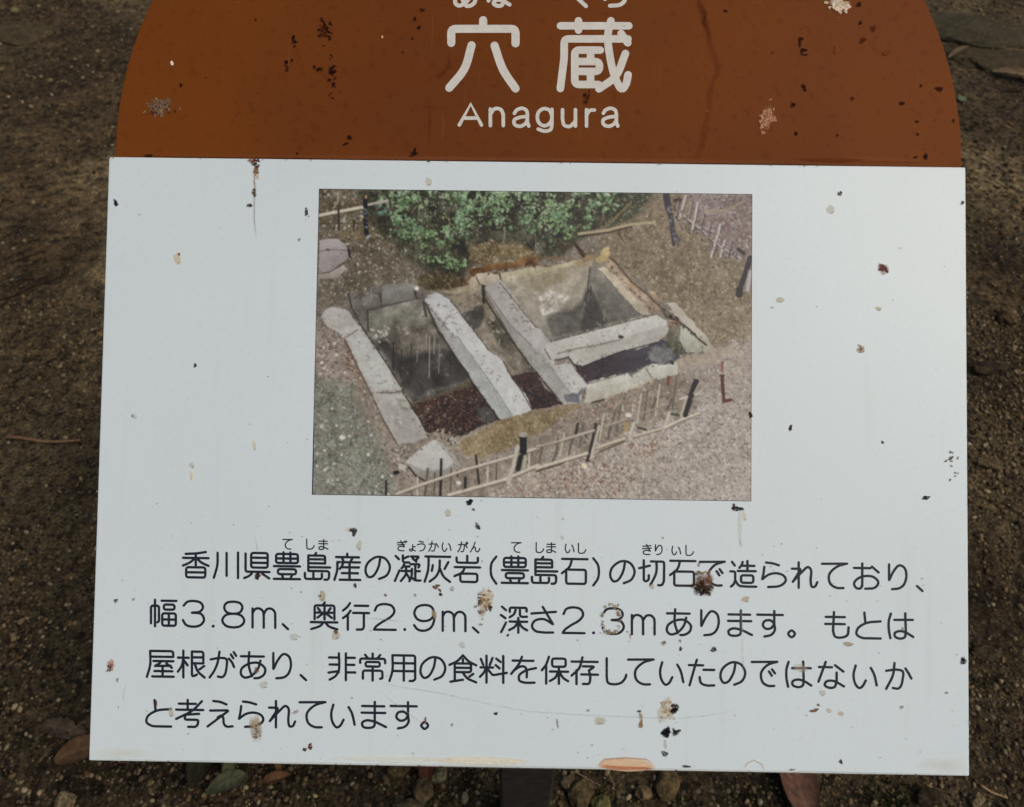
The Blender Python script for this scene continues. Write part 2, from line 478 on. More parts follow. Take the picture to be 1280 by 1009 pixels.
def tube(pts, radii, sides=6):
    V, F = [], []
    pts = [Vector(p) for p in pts]
    for i, p in enumerate(pts):
        t = (pts[min(i + 1, len(pts) - 1)] - pts[max(i - 1, 0)]).normalized()
        u = t.cross(Vector((0, 0, 1)))
        if u.length < 1e-3: u = t.cross(Vector((1, 0, 0)))
        u.normalize(); w = u.cross(t)
        for k in range(sides):
            a = 2 * math.pi * k / sides
            V.append(p + (u * math.cos(a) + w * math.sin(a)) * radii[i])
    for i in range(len(pts) - 1):
        for k in range(sides):
            a, b = i * sides + k, i * sides + (k + 1) % sides
            F.append((a, b, b + sides, a + sides))
    F.append(tuple(range(sides))[::-1]); F.append(tuple(range((len(pts) - 1) * sides, len(pts) * sides)))
    return V, F

def rootlets():
    V, F, C = [], [], []
    for xy0 in scatter_xy(420, 0.05, 4.2):
        L = random.uniform(0.012, 0.05); a = random.uniform(0, 2 * math.pi); k = random.uniform(-1.2, 1.2)
        pts = []
        x, y = xy0
        for s in range(6):
            pts.append((x, y, float(ground_h(x, y)) + 0.003 + 0.002 * random.random()))
            x += math.cos(a) * L / 5; y += math.sin(a) * L / 5; a += k / 5
        r = random.uniform(0.0004, 0.0011)
        v, f = tube(pts, [r * (1 - 0.12 * i) for i in range(6)], 4)
        o = len(V); V += v; F += [tuple(i + o for i in q) for q in f]
        c = lin(random.choice([(70, 55, 40), (110, 90, 64), (44, 36, 27), (128, 108, 80), (60, 50, 38)]))
        C += [(*c, 1)] * len(v)
    me = mesh_py('root_debris', V, F)
    color_attr(me, C)
    return me
tag(link('root_debris', rootlets(), M_TWIG, smooth=True), kind='stuff')

# ------------------------------------------------------------------ the sign
# post base on the ground; the plates lean back on brackets above it
POST_Y = 0.235
_d = R_CAM @ np.array([(658 - 640) / FPX, -(985 - 504.5) / FPX, -1.0])
POST_X = float(_d[0] / _d[1] * POST_Y)
root = bpy.data.objects.new('information_sign', None)
root.empty_display_size = 0.1
COL.objects.link(root)
root.location = (POST_X, POST_Y, float(ground_h(POST_X, POST_Y)))
tag(root, 'round-topped brown and white explanatory sign with Japanese text and a photo of a stone-lined pit', 'sign')
ROOT_INV = Matrix.Translation(-root.location)

def plate_obj(name, me, mat, smooth=False):
    o = link(name, me, mat, root, smooth)
    o.matrix_local = ROOT_INV @ PM
    return o

def plate(outline, t, z_top, bev):
    """flat plate with a bevelled edge; outline counter-clockwise"""
    P = np.array(outline, float)
    nx_ = np.roll(P, -1, 0) - np.roll(P, 1, 0)
    nrm = np.stack([nx_[:, 1], -nx_[:, 0]], -1); nrm /= np.linalg.norm(nrm, axis=1)[:, None]
    n = len(P); V = []
    rings = [(bev, z_top), (bev * 0.35, z_top - bev * 0.3), (0, z_top - bev), (0, z_top - t)]
    for ins, z in rings:
        q = P - nrm * ins
        V += [(a, b, z) for a, b in q]
    F = []
    for r in range(len(rings) - 1):
        for i in range(n):
            j = (i + 1) % n
            F.append((r * n + i, (r + 1) * n + i, (r + 1) * n + j, r * n + j))
    F.append(tuple(range(n)))
    F.append(tuple(range((len(rings) - 1) * n, len(rings) * n))[::-1])
    return V, F

def rrect(w, h, r, k=5):
    pts = []
    for cx, cy, a0 in ((w - r, h - r, 0), (-w + r, h - r, 90), (-w + r, -h + r, 180), (w - r, -h + r, 270)):
        for i in range(k):
            a = math.radians(a0 + 90 * i / (k - 1))
            pts.append((cx + r * math.cos(a), cy + r * math.sin(a)))
    return pts

HW, HH = 0.4, 0.2787
v, f = plate(rrect(HW, HH, 0.0014), 0.003, 0.0, 0.0010)
text_panel = plate_obj('text_panel', mesh_py('text_panel', v, f), M_WHITE)

# brown header: straight lower edge tucked 12 mm under the white plate, elliptical top
out = [(-0.3962, HH - 0.012), (0.3984, HH - 0.012)]
for i in range(0, 97):
    a = math.pi * i / 96
    out.append((0.0011 + 0.3973 * math.cos(a), 0.29 + 0.37 * math.sin(a)))
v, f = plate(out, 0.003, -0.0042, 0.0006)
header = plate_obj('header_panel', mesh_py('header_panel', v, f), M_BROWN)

# ---- lettering: single-line round gothic strokes; glyph boxes are 100 x 100, y down
GLY = {
'香': '88,2 50,8 12,10/2,25 98,25/50,8 50,52/~47,26 28,42 2,54/~53,26 72,42 98,54/14,60 86,60 86,98 14,98 14,60/14,79 86,79',
'川': '~18,4 17,50 4,98/52,4 52,90/95,2 95,98',
'県': '30,2 92,2 92,57 30,57 30,2/30,20 92,20/30,39 92,39/9,5 9,73 99,73/54,73 54,99/~32,80 20,90 4,97/72,80 98,97',
'豊': '9,4 91,4 91,38 9,38 9,4/9,21 91,21/37,-2 37,38/63,-2 63,38/1,50 99,50/16,61 84,61 84,80 16,80 16,61/31,82 36,96/69,82 64,96/1,98 99,98',
'島': '46,-2 40,7/17,8 80,8 80,37/17,8 17,66/17,22 80,22/17,37 80,37/17,52 99,52/17,66 95,66 95,90 90,98 78,98/4,74 4,96 68,96 68,76/36,70 36,96',
'産': '50,-1 50,11/8,12 94,12/30,15 36,27/70,15 63,27/13,31 98,31/~13,31 12,62 2,98/~34,36 30,46 22,56/30,50 94,50/30,72 90,72/22,97 99,97/59,36 59,97',
'の': '~61,8 53,48 32,82 15,86 3,66 10,34 46,8 80,14 98,46 86,78 56,93',
'凝': '6,4 18,16/3,98 20,58/54,5 34,14/33,2 33,28 57,28/~38,34 34,44 28,50/36,43 58,43/27,60 61,60/~45,43 44,72 26,98/47,70 59,90/64,5 96,5 80,20/70,12 84,24/62,34 97,34 92,46/80,34 80,92/80,60 97,60/~67,52 66,78 58,98/~66,84 80,94 99,95',
'灰': '6,4 99,4/~18,4 16,54 3,99/34,36 30,58/92,24 78,50/~60,18 58,52 46,78 22,98/~61,50 74,78 98,98',
'岩': '10,6 10,25 90,25 90,6/50,-1 50,25/3,42 98,42/~42,42 30,62 2,76/24,66 88,66 88,97 24,97 24,72',
'(': '~60,0 43,24 39,50 43,76 60,102',
')': '~40,0 57,24 61,50 57,76 40,102',
'石': '3,4 98,4/~40,4 30,34 2,58/18,44 92,44 92,97 18,97 18,48',
'切': '2,34 42,24/19,4 19,78 26,84 38,78 38,60/46,8 96,8 95,82 88,97 74,97/~67,8 66,50 44,97',
'で': '0,5 98,3/~96,3 60,16 36,46 42,82 64,95 86,95/66,40 77,56/78,32 89,47',
'造': '8,4 18,18/2,40 20,40 20,74/~20,74 14,88 4,97/~20,74 34,92 60,96 99,96/~48,4 44,16 36,26/42,18 92,18/30,38 97,38/66,0 66,38/42,54 88,54 88,82 42,82 42,54',
'ら': '~20,3 46,6 70,13/~13,20 10,44 5,68/~5,68 30,50 62,44 90,54 97,72 76,92 28,98',
'れ': '26,0 26,99/0,25 36,25 3,76/~6,72 38,38 62,18 74,28 73,72 78,94 90,93 99,76',
'て': '0,4 98,2/~96,2 56,16 28,46 32,80 56,96 84,97',
'お': '2,18 66,18/34,0 34,88/~34,84 27,97 10,95 2,78 14,61 44,49 78,52 97,72 84,93 46,98/72,12 98,34',
'り': '18,2 18,62/~19,62 36,28 58,5 78,14 86,44 77,78 60,93 30,98',
'、': '39,84 60,103',
'幅': '4,88 4,22 34,22 34,80 28,84/19,0 19,99/44,3 99,3/52,17 92,17 92,36 52,36 52,17/46,50 97,50 97,96 46,96 46,50/46,73 97,73/71,50 71,96',
'3': '~13,20 26,6 50,2 76,8 85,25 74,41 44,46/~44,46 78,50 89,72 75,92 48,98 22,92 10,74',
'.': '*50,95',
'8': '@50,2 76,8 84,24 74,42 50,47 26,42 16,24 24,8/@50,47 80,54 91,73 78,92 50,98 22,92 9,73 20,54',
'm': '8,26 8,97/~8,44 18,28 34,26 47,36 50,54/50,50 50,97/~50,46 62,28 78,26 91,38 93,56/93,52 93,97',
'奥': '52,-1 44,9/14,62 14,10 88,10 88,62/26,20 34,30/74,20 66,30/22,37 80,37/51,16 51,62/48,38 25,56/54,38 78,56/0,73 99,73/~46,73 36,86 2,99/~54,73 68,88 99,99',
'行': '~28,0 18,14 2,28/~30,28 20,42 2,56/20,44 20,99/46,9 96,9/40,36 99,36/80,36 80,90 74,98 54,98',
'2': '~12,26 22,8 48,1 76,8 85,28 72,48 40,68 16,86 9,97/9,97 90,97',
'9': '@86,31 76,8 50,2 24,10 13,32 24,55 50,62 76,53/~86,31 87,58 74,87 50,98 26,94 12,78',
'深': '5,3 20,16/1,34 18,46/2,98 20,62/34,22 34,6 97,6 97,20/~56,14 50,30 34,42/72,14 72,34 78,40 98,39/34,58 99,58/66,44 66,99/~64,60 52,78 32,90/~68,60 80,78 99,90',
'さ': '2,26 97,18/46,0 86,66/~86,66 50,47 16,53 4,74 16,92 46,98 86,98',
'あ': '4,16 92,16/~36,0 34,50 46,92/~79,32 70,62 44,90 18,97 4,84 8,62 38,43 72,41 97,62 93,84 74,97 56,99',
'ま': '6,16 90,16/4,41 94,41/54,0 54,74/~54,70 51,92 32,98 10,94 6,80 22,70 52,74 97,94',
'す': '0,15 99,15/66,0 66,60/~66,48 50,36 28,40 22,56 34,69 54,66 66,50/~66,50 68,74 54,92 28,99',
'。': '@50,74 63,87 50,100 37,87',
'も': '4,19 78,19/2,46 78,46/36,0 32,74/~32,72 40,94 64,98 88,88 93,58',
'と': '34,0 38,40/~97,33 42,40 8,62 4,84 24,97 60,99/60,99 97,99',
'は': '~12,2 4,30 4,65 10,97/26,26 97,25/68,0 70,72/~70,70 66,92 48,98 28,90 28,76 48,69 72,75 99,91',
'屋': '12,3 97,3 97,24/12,24 97,24/~12,3 12,54 0,99/24,40 98,40/~54,40 44,50 30,58/30,58 88,57/72,48 92,64/28,77 94,77/58,60 58,97/20,97 99,97',
'根': '0,26 40,26/20,0 20,99/~20,30 14,56 0,78/22,36 36,54/52,3 94,3 94,46/52,24 94,24/52,46 94,46/52,3 52,96 70,88/~62,46 74,76 99,98/97,56 80,68',
'が': '~2,30 40,24 62,28 64,52 56,88 46,97 30,95/~36,0 28,44 14,76 -2,99/~72,26 84,40 92,58/80,10 89,24/91,1 100,15',
'非': '~38,0 38,62 26,84 4,98/2,16 38,16/4,42 38,42/0,72 38,66/64,0 64,99/64,16 97,16/64,42 95,42/64,70 99,70',
'常': '50,-1 50,18/22,4 32,16/78,4 68,16/4,34 4,18 96,18 96,34/24,30 76,30 76,47 24,47 24,30/14,92 14,62 86,62 86,90 78,92/50,48 50,99',
'用': '~14,4 14,60 3,99/14,4 98,4 98,92 90,98 78,98/14,33 98,33/14,62 98,62/56,4 56,97',
'食': '~50,0 28,22 0,36/~50,0 72,22 99,36/50,14 50,28/20,30 80,30 80,62 20,62/20,46 80,46/20,30 20,94/4,98 50,90/~50,64 66,84 99,99/88,68 74,78',
'料': '3,12 12,34/46,8 36,34/24,0 24,99/2,43 48,43/~22,45 14,62 0,78/26,47 46,70/60,10 76,22/58,34 72,46/50,71 99,62/86,0 86,99',
'を': '8,15 88,15/~44,0 32,28 2,66/~14,52 36,38 54,38 62,52 62,78/~98,42 60,52 34,70 34,90 52,98 92,98',
'保': '~28,0 18,28 2,50/18,30 18,99/40,6 90,6 90,36 40,36 40,6/32,54 99,54/65,36 65,99/~62,56 52,76 32,89/~68,56 80,76 99,89',
'存': '2,16 98,16/~42,0 30,40 2,68/20,48 20,99/44,33 88,33 66,48/38,63 99,63/~66,48 71,70 66,96 44,98',
'し': '13,0 13,72/~13,70 18,93 40,99 68,93 86,72 88,62',
'い': '~13,12 5,45 10,78 25,97 38,92 52,68/~71,20 84,44 94,86',
'た': '0,21 54,21/30,0 2,98/56,38 97,38/~41,66 46,88 66,97 97,97',
'な': '2,20 52,20/28,0 0,76/64,12 96,36/70,40 70,76/~70,72 62,95 40,98 24,88 32,74 58,72 98,92',
'か': '~2,30 44,25 66,32 66,58 58,88 48,97 28,95/~34,0 28,46 2,99/~76,20 88,38 99,58',
'考': '10,14 72,14/42,0 42,36/0,36 99,36/~94,4 60,38 0,70/34,54 84,50/34,54 30,72 82,72 78,92 70,98 44,98',
'え': '~24,2 50,5 74,14/12,38 84,36 2,98/~40,64 56,56 62,66 64,86 74,97 97,96',
'ぎ': '4,20 72,14/6,42 78,34/38,0 76,60/~76,60 42,54 14,66 14,88 40,98 72,98/78,4 86,16/92,0 100,11',
'ょ': '60,36 60,84/60,58 88,55/~60,80 52,97 34,97 27,86 42,78 88,97',
'う': '~28,2 50,5 72,11/~10,38 50,27 84,36 88,62 68,88 36,99',
'ん': '~50,0 30,50 2,98/~8,86 34,55 50,54 54,80 68,97 86,88 97,62',
'き': '6,19 88,12/4,43 94,35/44,0 82,66/~82,66 44,58 14,69 12,88 36,98 78,98',
'ぐ': '~70,2 44,24 18,48 44,74 72,99/74,30 84,44/87,22 97,36',
}

def catmull(P, closed=False, k=6):
    P = [np.array(p, float) for p in P]
    n = len(P); out = []
    for i in range(n if closed else n - 1):
        if closed:
            p0, p1, p2_, p3 = P[(i - 1) % n], P[i], P[(i + 1) % n], P[(i + 2) % n]
        else:
            p1, p2_ = P[i], P[i + 1]
            p0 = P[i - 1] if i else p1 * 2 - p2_
            p3 = P[i + 2] if i + 2 < n else p2_ * 2 - p1
        # centripetal keeps the curve from overshooting
        def tj(ti, a, b): return ti + max(np.linalg.norm(b - a), 1e-6) ** 0.5
        t0 = 0; t1 = tj(t0, p0, p1); t2 = tj(t1, p1, p2_); t3 = tj(t2, p2_, p3)
        for s in range(k):
            t = t1 + (t2 - t1) * s / k
            A1 = (t1 - t) / (t1 - t0) * p0 + (t - t0) / (t1 - t0) * p1
            A2 = (t2 - t) / (t2 - t1) * p1 + (t - t1) / (t2 - t1) * p2_
            A3 = (t3 - t) / (t3 - t2) * p2_ + (t - t2) / (t3 - t2) * p3
            B1 = (t2 - t) / (t2 - t0) * A1 + (t - t0) / (t2 - t0) * A2
            B2 = (t3 - t) / (t3 - t1) * A2 + (t - t1) / (t3 - t1) * A3
            out.append((t2 - t) / (t2 - t1) * B1 + (t - t1) / (t2 - t1) * B2)
    if not closed:
        out.append(P[-1])
    return out

def round_corners(P, r, closed):
    P = [np.array(p, float) for p in P]
    n = len(P); out = []
    for i in range(n):
        if not closed and i in (0, n - 1):
            out.append(P[i]); continue
        a, b, c = P[i - 1], P[i], P[(i + 1) % n]
        u = a - b; w = c - b
        lu, lw = np.linalg.norm(u), np.linalg.norm(w)
        rr = min(r, lu * 0.45, lw * 0.45)
        s, e = b + u / lu * rr, b + w / lw * rr
        for k in range(5):
            t = k / 4
            out.append((1 - t) ** 2 * s + 2 * t * (1 - t) * b + t * t * e)
    return out

class Ink:
    """flat ribbons with round ends; every ribbon climbs a hair so that crossings never share a plane"""
    def __init__(self, z0): self.V, self.F, self.z = [], [], z0
    def ribbon(self, P, r, closed=False):
        P = np.array(P, float)
        keep = [0] + [i for i in range(1, len(P)) if np.linalg.norm(P[i] - P[i - 1]) > 1e-6]
        P = P[keep]
        n = len(P); z = self.z; self.z += 1.2e-5
        if n == 1:
            o = len(self.V)
            self.V += [(P[0][0] + r * math.cos(a), P[0][1] + r * math.sin(a), z) for a in np.linspace(0, 2 * math.pi, 12, endpoint=False)]
            self.F.append(tuple(range(o, o + 12))); return
        if closed:
            T = np.roll(P, -1, 0) - np.roll(P, 1, 0)
        else:
            T = np.empty_like(P); T[1:-1] = P[2:] - P[:-2]; T[0] = P[1] - P[0]; T[-1] = P[-1] - P[-2]
        T /= np.linalg.norm(T, axis=1)[:, None]
        Nn = np.stack([-T[:, 1], T[:, 0]], -1)
        o = len(self.V)
        for i in range(n):
            zz = z + 1.0e-5 * i / n
            self.V.append((*(P[i] + Nn[i] * r), zz)); self.V.append((*(P[i] - Nn[i] * r), zz))
        for i in range(n - 1 if not closed else n):
            j = (i + 1) % n
            self.F.append((o + 2 * i, o + 2 * i + 1, o + 2 * j + 1, o + 2 * j))
        if not closed:
            for i, sgn in ((0, -1), (n - 1, 1)):
                l, rt = o + 2 * i, o + 2 * i + 1
                zz = self.V[l][2]; m = len(self.V); k = 6
                a0 = math.atan2(*(Nn[i][::-1]))
                for s in range(1, k):
                    a = a0 - sgn * math.pi * s / k
                    self.V.append((P[i][0] + r * math.cos(a), P[i][1] + r * math.sin(a), zz))
                ring = [l] + list(range(m, m + k - 1)) + [rt]
                self.F.append(tuple(ring[::-1] if sgn > 0 else ring))
    def glyph(self, spec, cx, cy, w, h, r, ang=0.0, corner=9):
        """cx, cy, w, h in photograph pixels on the panel; r in metres"""
        z_keep = self.z
        for st in spec.split('/'):
            smooth = st[0] == '~'; loop = st[0] == '@'; dot = st[0] == '*'
            pts = [tuple(map(float, q.split(','))) for q in st.lstrip('~@*').split(' ')]
            closed = loop
            if not (smooth or loop or dot) and len(pts) > 3 and pts[0] == pts[-1]:
                pts = pts[:-1]; closed = True
            if loop: pts = catmull(pts, True)
            elif smooth and len(pts) > 2: pts = catmull(pts)
            elif len(pts) > 2: pts = round_corners(pts, corner, closed)
            q = []
            for x, y in pts:
                dx, dy = (x - 50) / 100 * w, (y - 50) / 100 * h
                q.append(p2(cx + dx, cy + dy + dx * 0.016))
            self.ribbon(q, r * (1.25 if dot else 1.0), closed)
        self.z = z_keep
    def path(self, spec, ox, oy, s, r, corner=0):
        """strokes traced in pixels of an enlarged crop"""
        z_keep = self.z
        for st in spec.split('/'):
            smooth = st[0] == '~'; loop = st[0] == '@'
            pts = [tuple(map(float, q.split(','))) for q in st.lstrip('~@').split(' ')]
            closed = loop
            if loop: pts = catmull(pts, True)
            elif smooth: pts = catmull(pts)
            elif len(pts) > 2: pts = round_corners(pts, corner, False)
            self.ribbon([p2(ox + x / s, oy + y / s) for x, y in pts], r, closed)
        self.z = z_keep
    def build(self, name, mat, parent):
        me = mesh_py(name, self.V, self.F)
        return link(name, me, mat, parent)

MPP = 0.8 / 1085.0                  # metres per photograph pixel on the sign
LINES = [
 ('香川県豊島産の凝灰岩(豊島石)の切石で造られており、',
  [244.8, 282.7, 320.7, 358.8, 396.5, 434.1, 472.1, 509.3, 546.5, 584.1, 617.1, 643.6, 680.3, 718.4, 745, 777.9, 815, 853.5, 890.6, 929, 967.2, 1006, 1043.5, 1082.9, 1121.5, 1149.8],
  705.9, 244.8, 0.0175, 33.2),
 ('幅3.8m、奥行2.9m、深さ2.3mあります。もとは',
  [204.2, 242.1, 266.6, 291.7, 329.8, 357, 405.4, 444.9, 481.3, 506, 530.4, 567.5, 594.8, 642.6, 679.8, 717.2, 742, 766.7, 803.9, 848.5, 886.9, 924.8, 962.7, 989.5, 1047, 1085.6, 1125.8],
  766.7, 204.2, 0.0175, 33.4),
 ('屋根があり、非常用の食料を保存していたのではないか',
  [200.7, 239.4, 279, 316.2, 352.1, 379.4, 427.7, 465.9, 502.8, 541, 578.7, 617, 654.5, 693.6, 730.8, 770.4, 801.4, 839.8, 877.5, 915.9, 956, 998.1, 1039.3, 1081.6, 1123.3],
  829.8, 200.7, 0.0169, 33.8),
 ('と考えられています。',
  [198.5, 237.4, 275.3, 313.7, 352.9, 391, 428.9, 467.2, 504.8, 530.9],
  891.8, 198.5, 0.0085, 34.2),
]
KANA = set('のでられており、さあます。もとはがをしいたなかえ')
ink = Ink(0.00012)
for text, xs, y0, x0, sl, size in LINES:
    assert len(text) == len(xs), (text, len(text), len(xs))
    for ch, x in zip(text, xs):
        w = size * (0.96 if ch in KANA else 1.0)
        h = size * (0.97 if ch in KANA else 1.0)
        ink.glyph(GLY[ch], x, y0 + (x - x0) * sl, w, h, 1.56 * MPP)
for ch, x, y in [('て', 359.6, 680.4), ('し', 388, 680.4), ('ま', 404.2, 680.9), ('ぎ', 502.4, 682.4), ('ょ', 514.7, 682.8), ('う', 526.6, 682.8),
                 ('か', 542, 683), ('い', 558.4, 683.4), ('が', 578.7, 683.8), ('ん', 594, 684), ('て', 645.6, 684.4), ('し', 674.8, 684.6), ('ま', 689, 684.8),
                 ('い', 712.2, 685.2), ('し', 727.6, 685.6), ('き', 808.9, 687), ('り', 823.2, 687.3), ('い', 845.5, 687.8), ('し', 862, 688.2)]:
    ink.glyph(GLY[ch], x, y, 12.2, 12.6, 0.78 * MPP)
ink.build('lettering', M_INK, text_panel)

tit = Ink(-0.0042 + 0.00018)
Z5 = 4.741
tit.path('302,106 302,158/112,242 112,158 495,158 495,245/~233,256 190,396 100,510/~370,258 420,400 495,514', 540, 0, Z5, 5.25 * MPP, corner=26)
tit.path('763,140 1170,140/870,110 870,166/~1063,110 1045,200 1054,300 1084,436 1128,516 1152,490 1166,432/1165,218 785,218 785,330 762,514/~1150,305 1092,440 992,516/1124,186 1164,242'
         '/1000,285 848,285 848,490 990,490/848,353 995,353 995,412 848,412/942,285 942,353/942,412 942,490', 540, 0, Z5, 4.9 * MPP, corner=26)
tit.path('160,731 228,606 292,731/184,690 270,690/345,636 345,735/~345,668 372,634 408,640 422,672/422,666 422,735'
         '/~488,662 502,642 535,632 560,645 566,672/~566,668 566,715 574,738/~566,680 520,686 487,702 490,728 520,739 548,728 566,704'
         '/@712,688 698,645 665,634 634,652 625,690 638,722 668,736 698,722/712,638 712,722/~712,720 704,758 668,768 630,756'
         '/775,640 775,698/~775,696 785,732 818,740 848,712/852,640 852,738/918,640 918,738/~918,674 936,646 965,642'
         '/~1018,662 1032,642 1065,632 1090,645 1096,672/~1096,668 1096,715 1104,738/~1096,680 1050,686 1017,702 1020,728 1050,739 1078,728 1096,704', 540, 0, Z5, 2.3 * MPP)
for ch, x in (('あ', 581), ('な', 624), ('ぐ', 727), ('ら', 769)):
    tit.glyph(GLY[ch], x, -9.0, 27, 28, 2.6 * MPP)
tit.build('title_lettering', M_CREAM, header)

# ---- the printed photograph of the stone-lined pit, painted dab by dab into the print's own pigment
PW, PH = 540, 382
PU0, PU1, PV0, PV1 = -0.2014, 0.2015, -0.0335, 0.2504
img = np.zeros((PH, PW, 3))
pr = np.random.default_rng(5)
yy, xx = np.mgrid[0:PH, 0:PW].astype(float)
def uv(x, y):
    a, b = p2(x, y)
    return (a - PU0) / (PU1 - PU0) * PW, (PV1 - b) / (PV1 - PV0) * PH
def nz(s, o=0, k=4): return fbm(xx / s + o, yy / s + o * 1.7, k) - 0.5
GR0, GR1, GR2, GR3 = nz(1.6, 33, 2), nz(3.6, 4), nz(11.0, 20), nz(40.0, 50)
WOB_X, WOB_Y = nz(5.0, 71, 3) + 1.6 * nz(16.0, 7, 2), nz(5.0, 91, 3) + 1.6 * nz(16.0, 27, 2)
WN = pr.normal(0, 1, (PH, PW))
def mask_poly(pts, rough=0.0):
    q = [uv(*p) for p in pts]
    X = xx + rough * WOB_X * 2.6; Y = yy + rough * WOB_Y * 2.6
    m = np.zeros((PH, PW), bool)
    n = len(q)
    for i in range(n):
        (x1, y1), (x2, y2) = q[i], q[(i + 1) % n]
        if y1 == y2: continue
        c = ((y1 > Y) != (y2 > Y)) & (X < (x2 - x1) * (Y - y1) / (y2 - y1) + x1)
        m ^= c
    return m
def paint(m, c1, c2=None, ang=90, grain=14, blot=22, wn=4):
    """colour c1 -> c2 across the mask along ang, with grain and blotches, in display values"""
    if not m.any(): return
    a = math.radians(ang); t = xx * math.cos(a) + yy * math.sin(a)
    t = (t - t[m].min()) / max(np.ptp(t[m]), 1)
    c1 = np.array(c1, float); c2 = c1 if c2 is None else np.array(c2, float)
    c = c1 + (c2 - c1) * t[..., None] + (GR0 * grain * 2.0 + GR1 * grain * 2.4 + GR2 * blot * 2.6 + GR3 * blot * 1.2 + WN * wn)[..., None]
    img[m] = c[m]
def poly(pts, c1, c2=None, ang=90, rough=1.2, **k): paint(mask_poly(pts, rough), c1, c2, ang, **k)
def soft(pts, c1, c2=None, ang=90, feather=14, **k):
    """a patch that fades into its surroundings in a ragged way"""
    m = mask_poly(pts, 2.0).astype(float)
    for ax in (0, 1):
        a = np.cumsum(np.pad(m, [(feather, feather) if q == ax else (0, 0) for q in (0, 1)], mode='edge'), ax)
        sl1 = [slice(None)] * 2; sl2 = [slice(None)] * 2
        sl1[ax] = slice(2 * feather, None); sl2[ax] = slice(0, a.shape[ax] - 2 * feather)
        m = (a[tuple(sl1)] - a[tuple(sl2)]) / (2 * feather)
    al = np.clip((m - 0.5) * 2.2 + 0.5 + GR2 * 1.6 + GR1 * 1.2, 0, 1)[..., None]
    keep = img.copy(); paint(al[..., 0] > 0.01, c1, c2, ang, **k)
    img[:] = keep * (1 - al) + img * al
    return al[..., 0] > 0.5
def stroke(pts, w, c, wn=4):
    q = [uv(*p) for p in pts]
    for (x1, y1), (x2, y2) in zip(q, q[1:]):
        L = (x2 - x1) ** 2 + (y2 - y1) ** 2 + 1e-6
        t = np.clip(((xx - x1) * (x2 - x1) + (yy - y1) * (y2 - y1)) / L, 0, 1)
        d = np.hypot(xx - x1 - t * (x2 - x1), yy - y1 - t * (y2 - y1))
        al = np.clip(w / 2 + 0.5 - d, 0, 1)[..., None]
        img[:] = img * (1 - al) + (np.array(c, float) + (WN * wn + GR1 * 14)[..., None]) * al
def dabs(m, n, cols, rmin, rmax, al=0.8, asp=0.55):
    ys, xs = np.nonzero(m)
    if not len(ys): return
    for k in pr.integers(0, len(ys), n):
        x, y = xs[k], ys[k]; r = pr.uniform(rmin, rmax); R = int(r + 2)
        y0, y1, x0, x1 = max(0, y - R), min(PH, y + R + 1), max(0, x - R), min(PW, x + R + 1)
        a = pr.uniform(0, math.pi); X = xx[y0:y1, x0:x1] - x; Y = yy[y0:y1, x0:x1] - y
        d = np.hypot((X * math.cos(a) + Y * math.sin(a)), (-X * math.sin(a) + Y * math.cos(a)) / asp)
        A = (np.clip(r - d + 0.5, 0, 1) * al)[..., None]
        c = np.array(cols[pr.integers(0, len(cols))], float) + pr.normal(0, 6)
        img[y0:y1, x0:x1] = img[y0:y1, x0:x1] * (1 - A) + c * A

ALL = np.ones((PH, PW), bool)
def Z(o, k, spec):
    """points traced in an enlarged crop of the print"""
    return [(o[0] + a / k, o[1] + b / k) for a, b in spec]
def z2(*s): return Z((400, 240), 4.741, s)
def z3(*s): return Z((670, 240), 4.741, s)
def z4(*s): return Z((395, 420), 4.655, s)
def z5(*s): return Z((670, 420), 4.741, s)
def litter_(m, n, lo=58, hi=172, tint=(1.03, 1.0, 0.93), rmin=0.6, rmax=2.0, al=0.7):
    cols = [tuple(np.array(tint) * v) for v in np.linspace(lo, hi, 9)]
    dabs(m, n, cols, rmin, rmax, al)
def chips(line, n, c, r=(0.8, 2.2), al=0.8):
    q = [uv(*p) for p in line]
    for _ in range(n):
        i = pr.integers(0, len(q) - 1); t = pr.random()
        x = q[i][0] * (1 - t) + q[i + 1][0] * t + pr.normal(0, 1.2); y = q[i][1] * (1 - t) + q[i + 1][1] * t + pr.normal(0, 1.2)
        m = np.zeros((PH, PW), bool)
        if 2 < x < PW - 3 and 2 < y < PH - 3:
            m[int(y), int(x)] = True
            dabs(m, 1, [tuple(np.array(c) + pr.normal(0, 10))], r[0], r[1], al)
paint(ALL, (104, 96, 84), (128, 118, 106), 90, grain=14, blot=16)
litter_(ALL, 6500, 56, 164)
# upper right slope of dry leaves, purplish beyond the far fence
ur = soft([(800, 220), (965, 220), (965, 430), (890, 436), (830, 372), (745, 312)], (98, 86, 66), (124, 112, 92), 75, grain=14, blot=16)
litter_(ur, 2600, 58, 150, (1.06, 0.98, 0.82))
dabs(ur, 90, [(152, 142, 120), (162, 152, 134), (140, 136, 106)], 1.2, 2.4, 0.6, 0.6)
far = soft([(846, 226), (965, 226), (965, 330), (925, 326), (880, 290)], (112, 100, 94), (106, 95, 84), 90, 9, grain=14, blot=18)
litter_(far, 620, 50, 160, (1.05, 0.95, 0.95)); dabs(far, 26, [(122, 80, 70), (108, 66, 60)], 0.9, 2.0, 0.8)
# upper left bank
ul = soft([(380, 220), (480, 220), (515, 330), (600, 345), (520, 352), (436, 378), (380, 390)], (82, 74, 56), (110, 104, 96), 90, grain=14, blot=20)
litter_(ul, 1500, 54, 146, (1.02, 1.0, 0.93)); dabs(ul, 70, [(172, 162, 142), (158, 152, 140)], 1.0, 2.4, 0.8, 0.7)
dabs(mask_poly([(424, 280), (470, 270), (470, 300), (430, 304)], 3), 60, [(124, 102, 56), (98, 82, 46), (140, 120, 76)], 1.0, 2.6, 0.6)
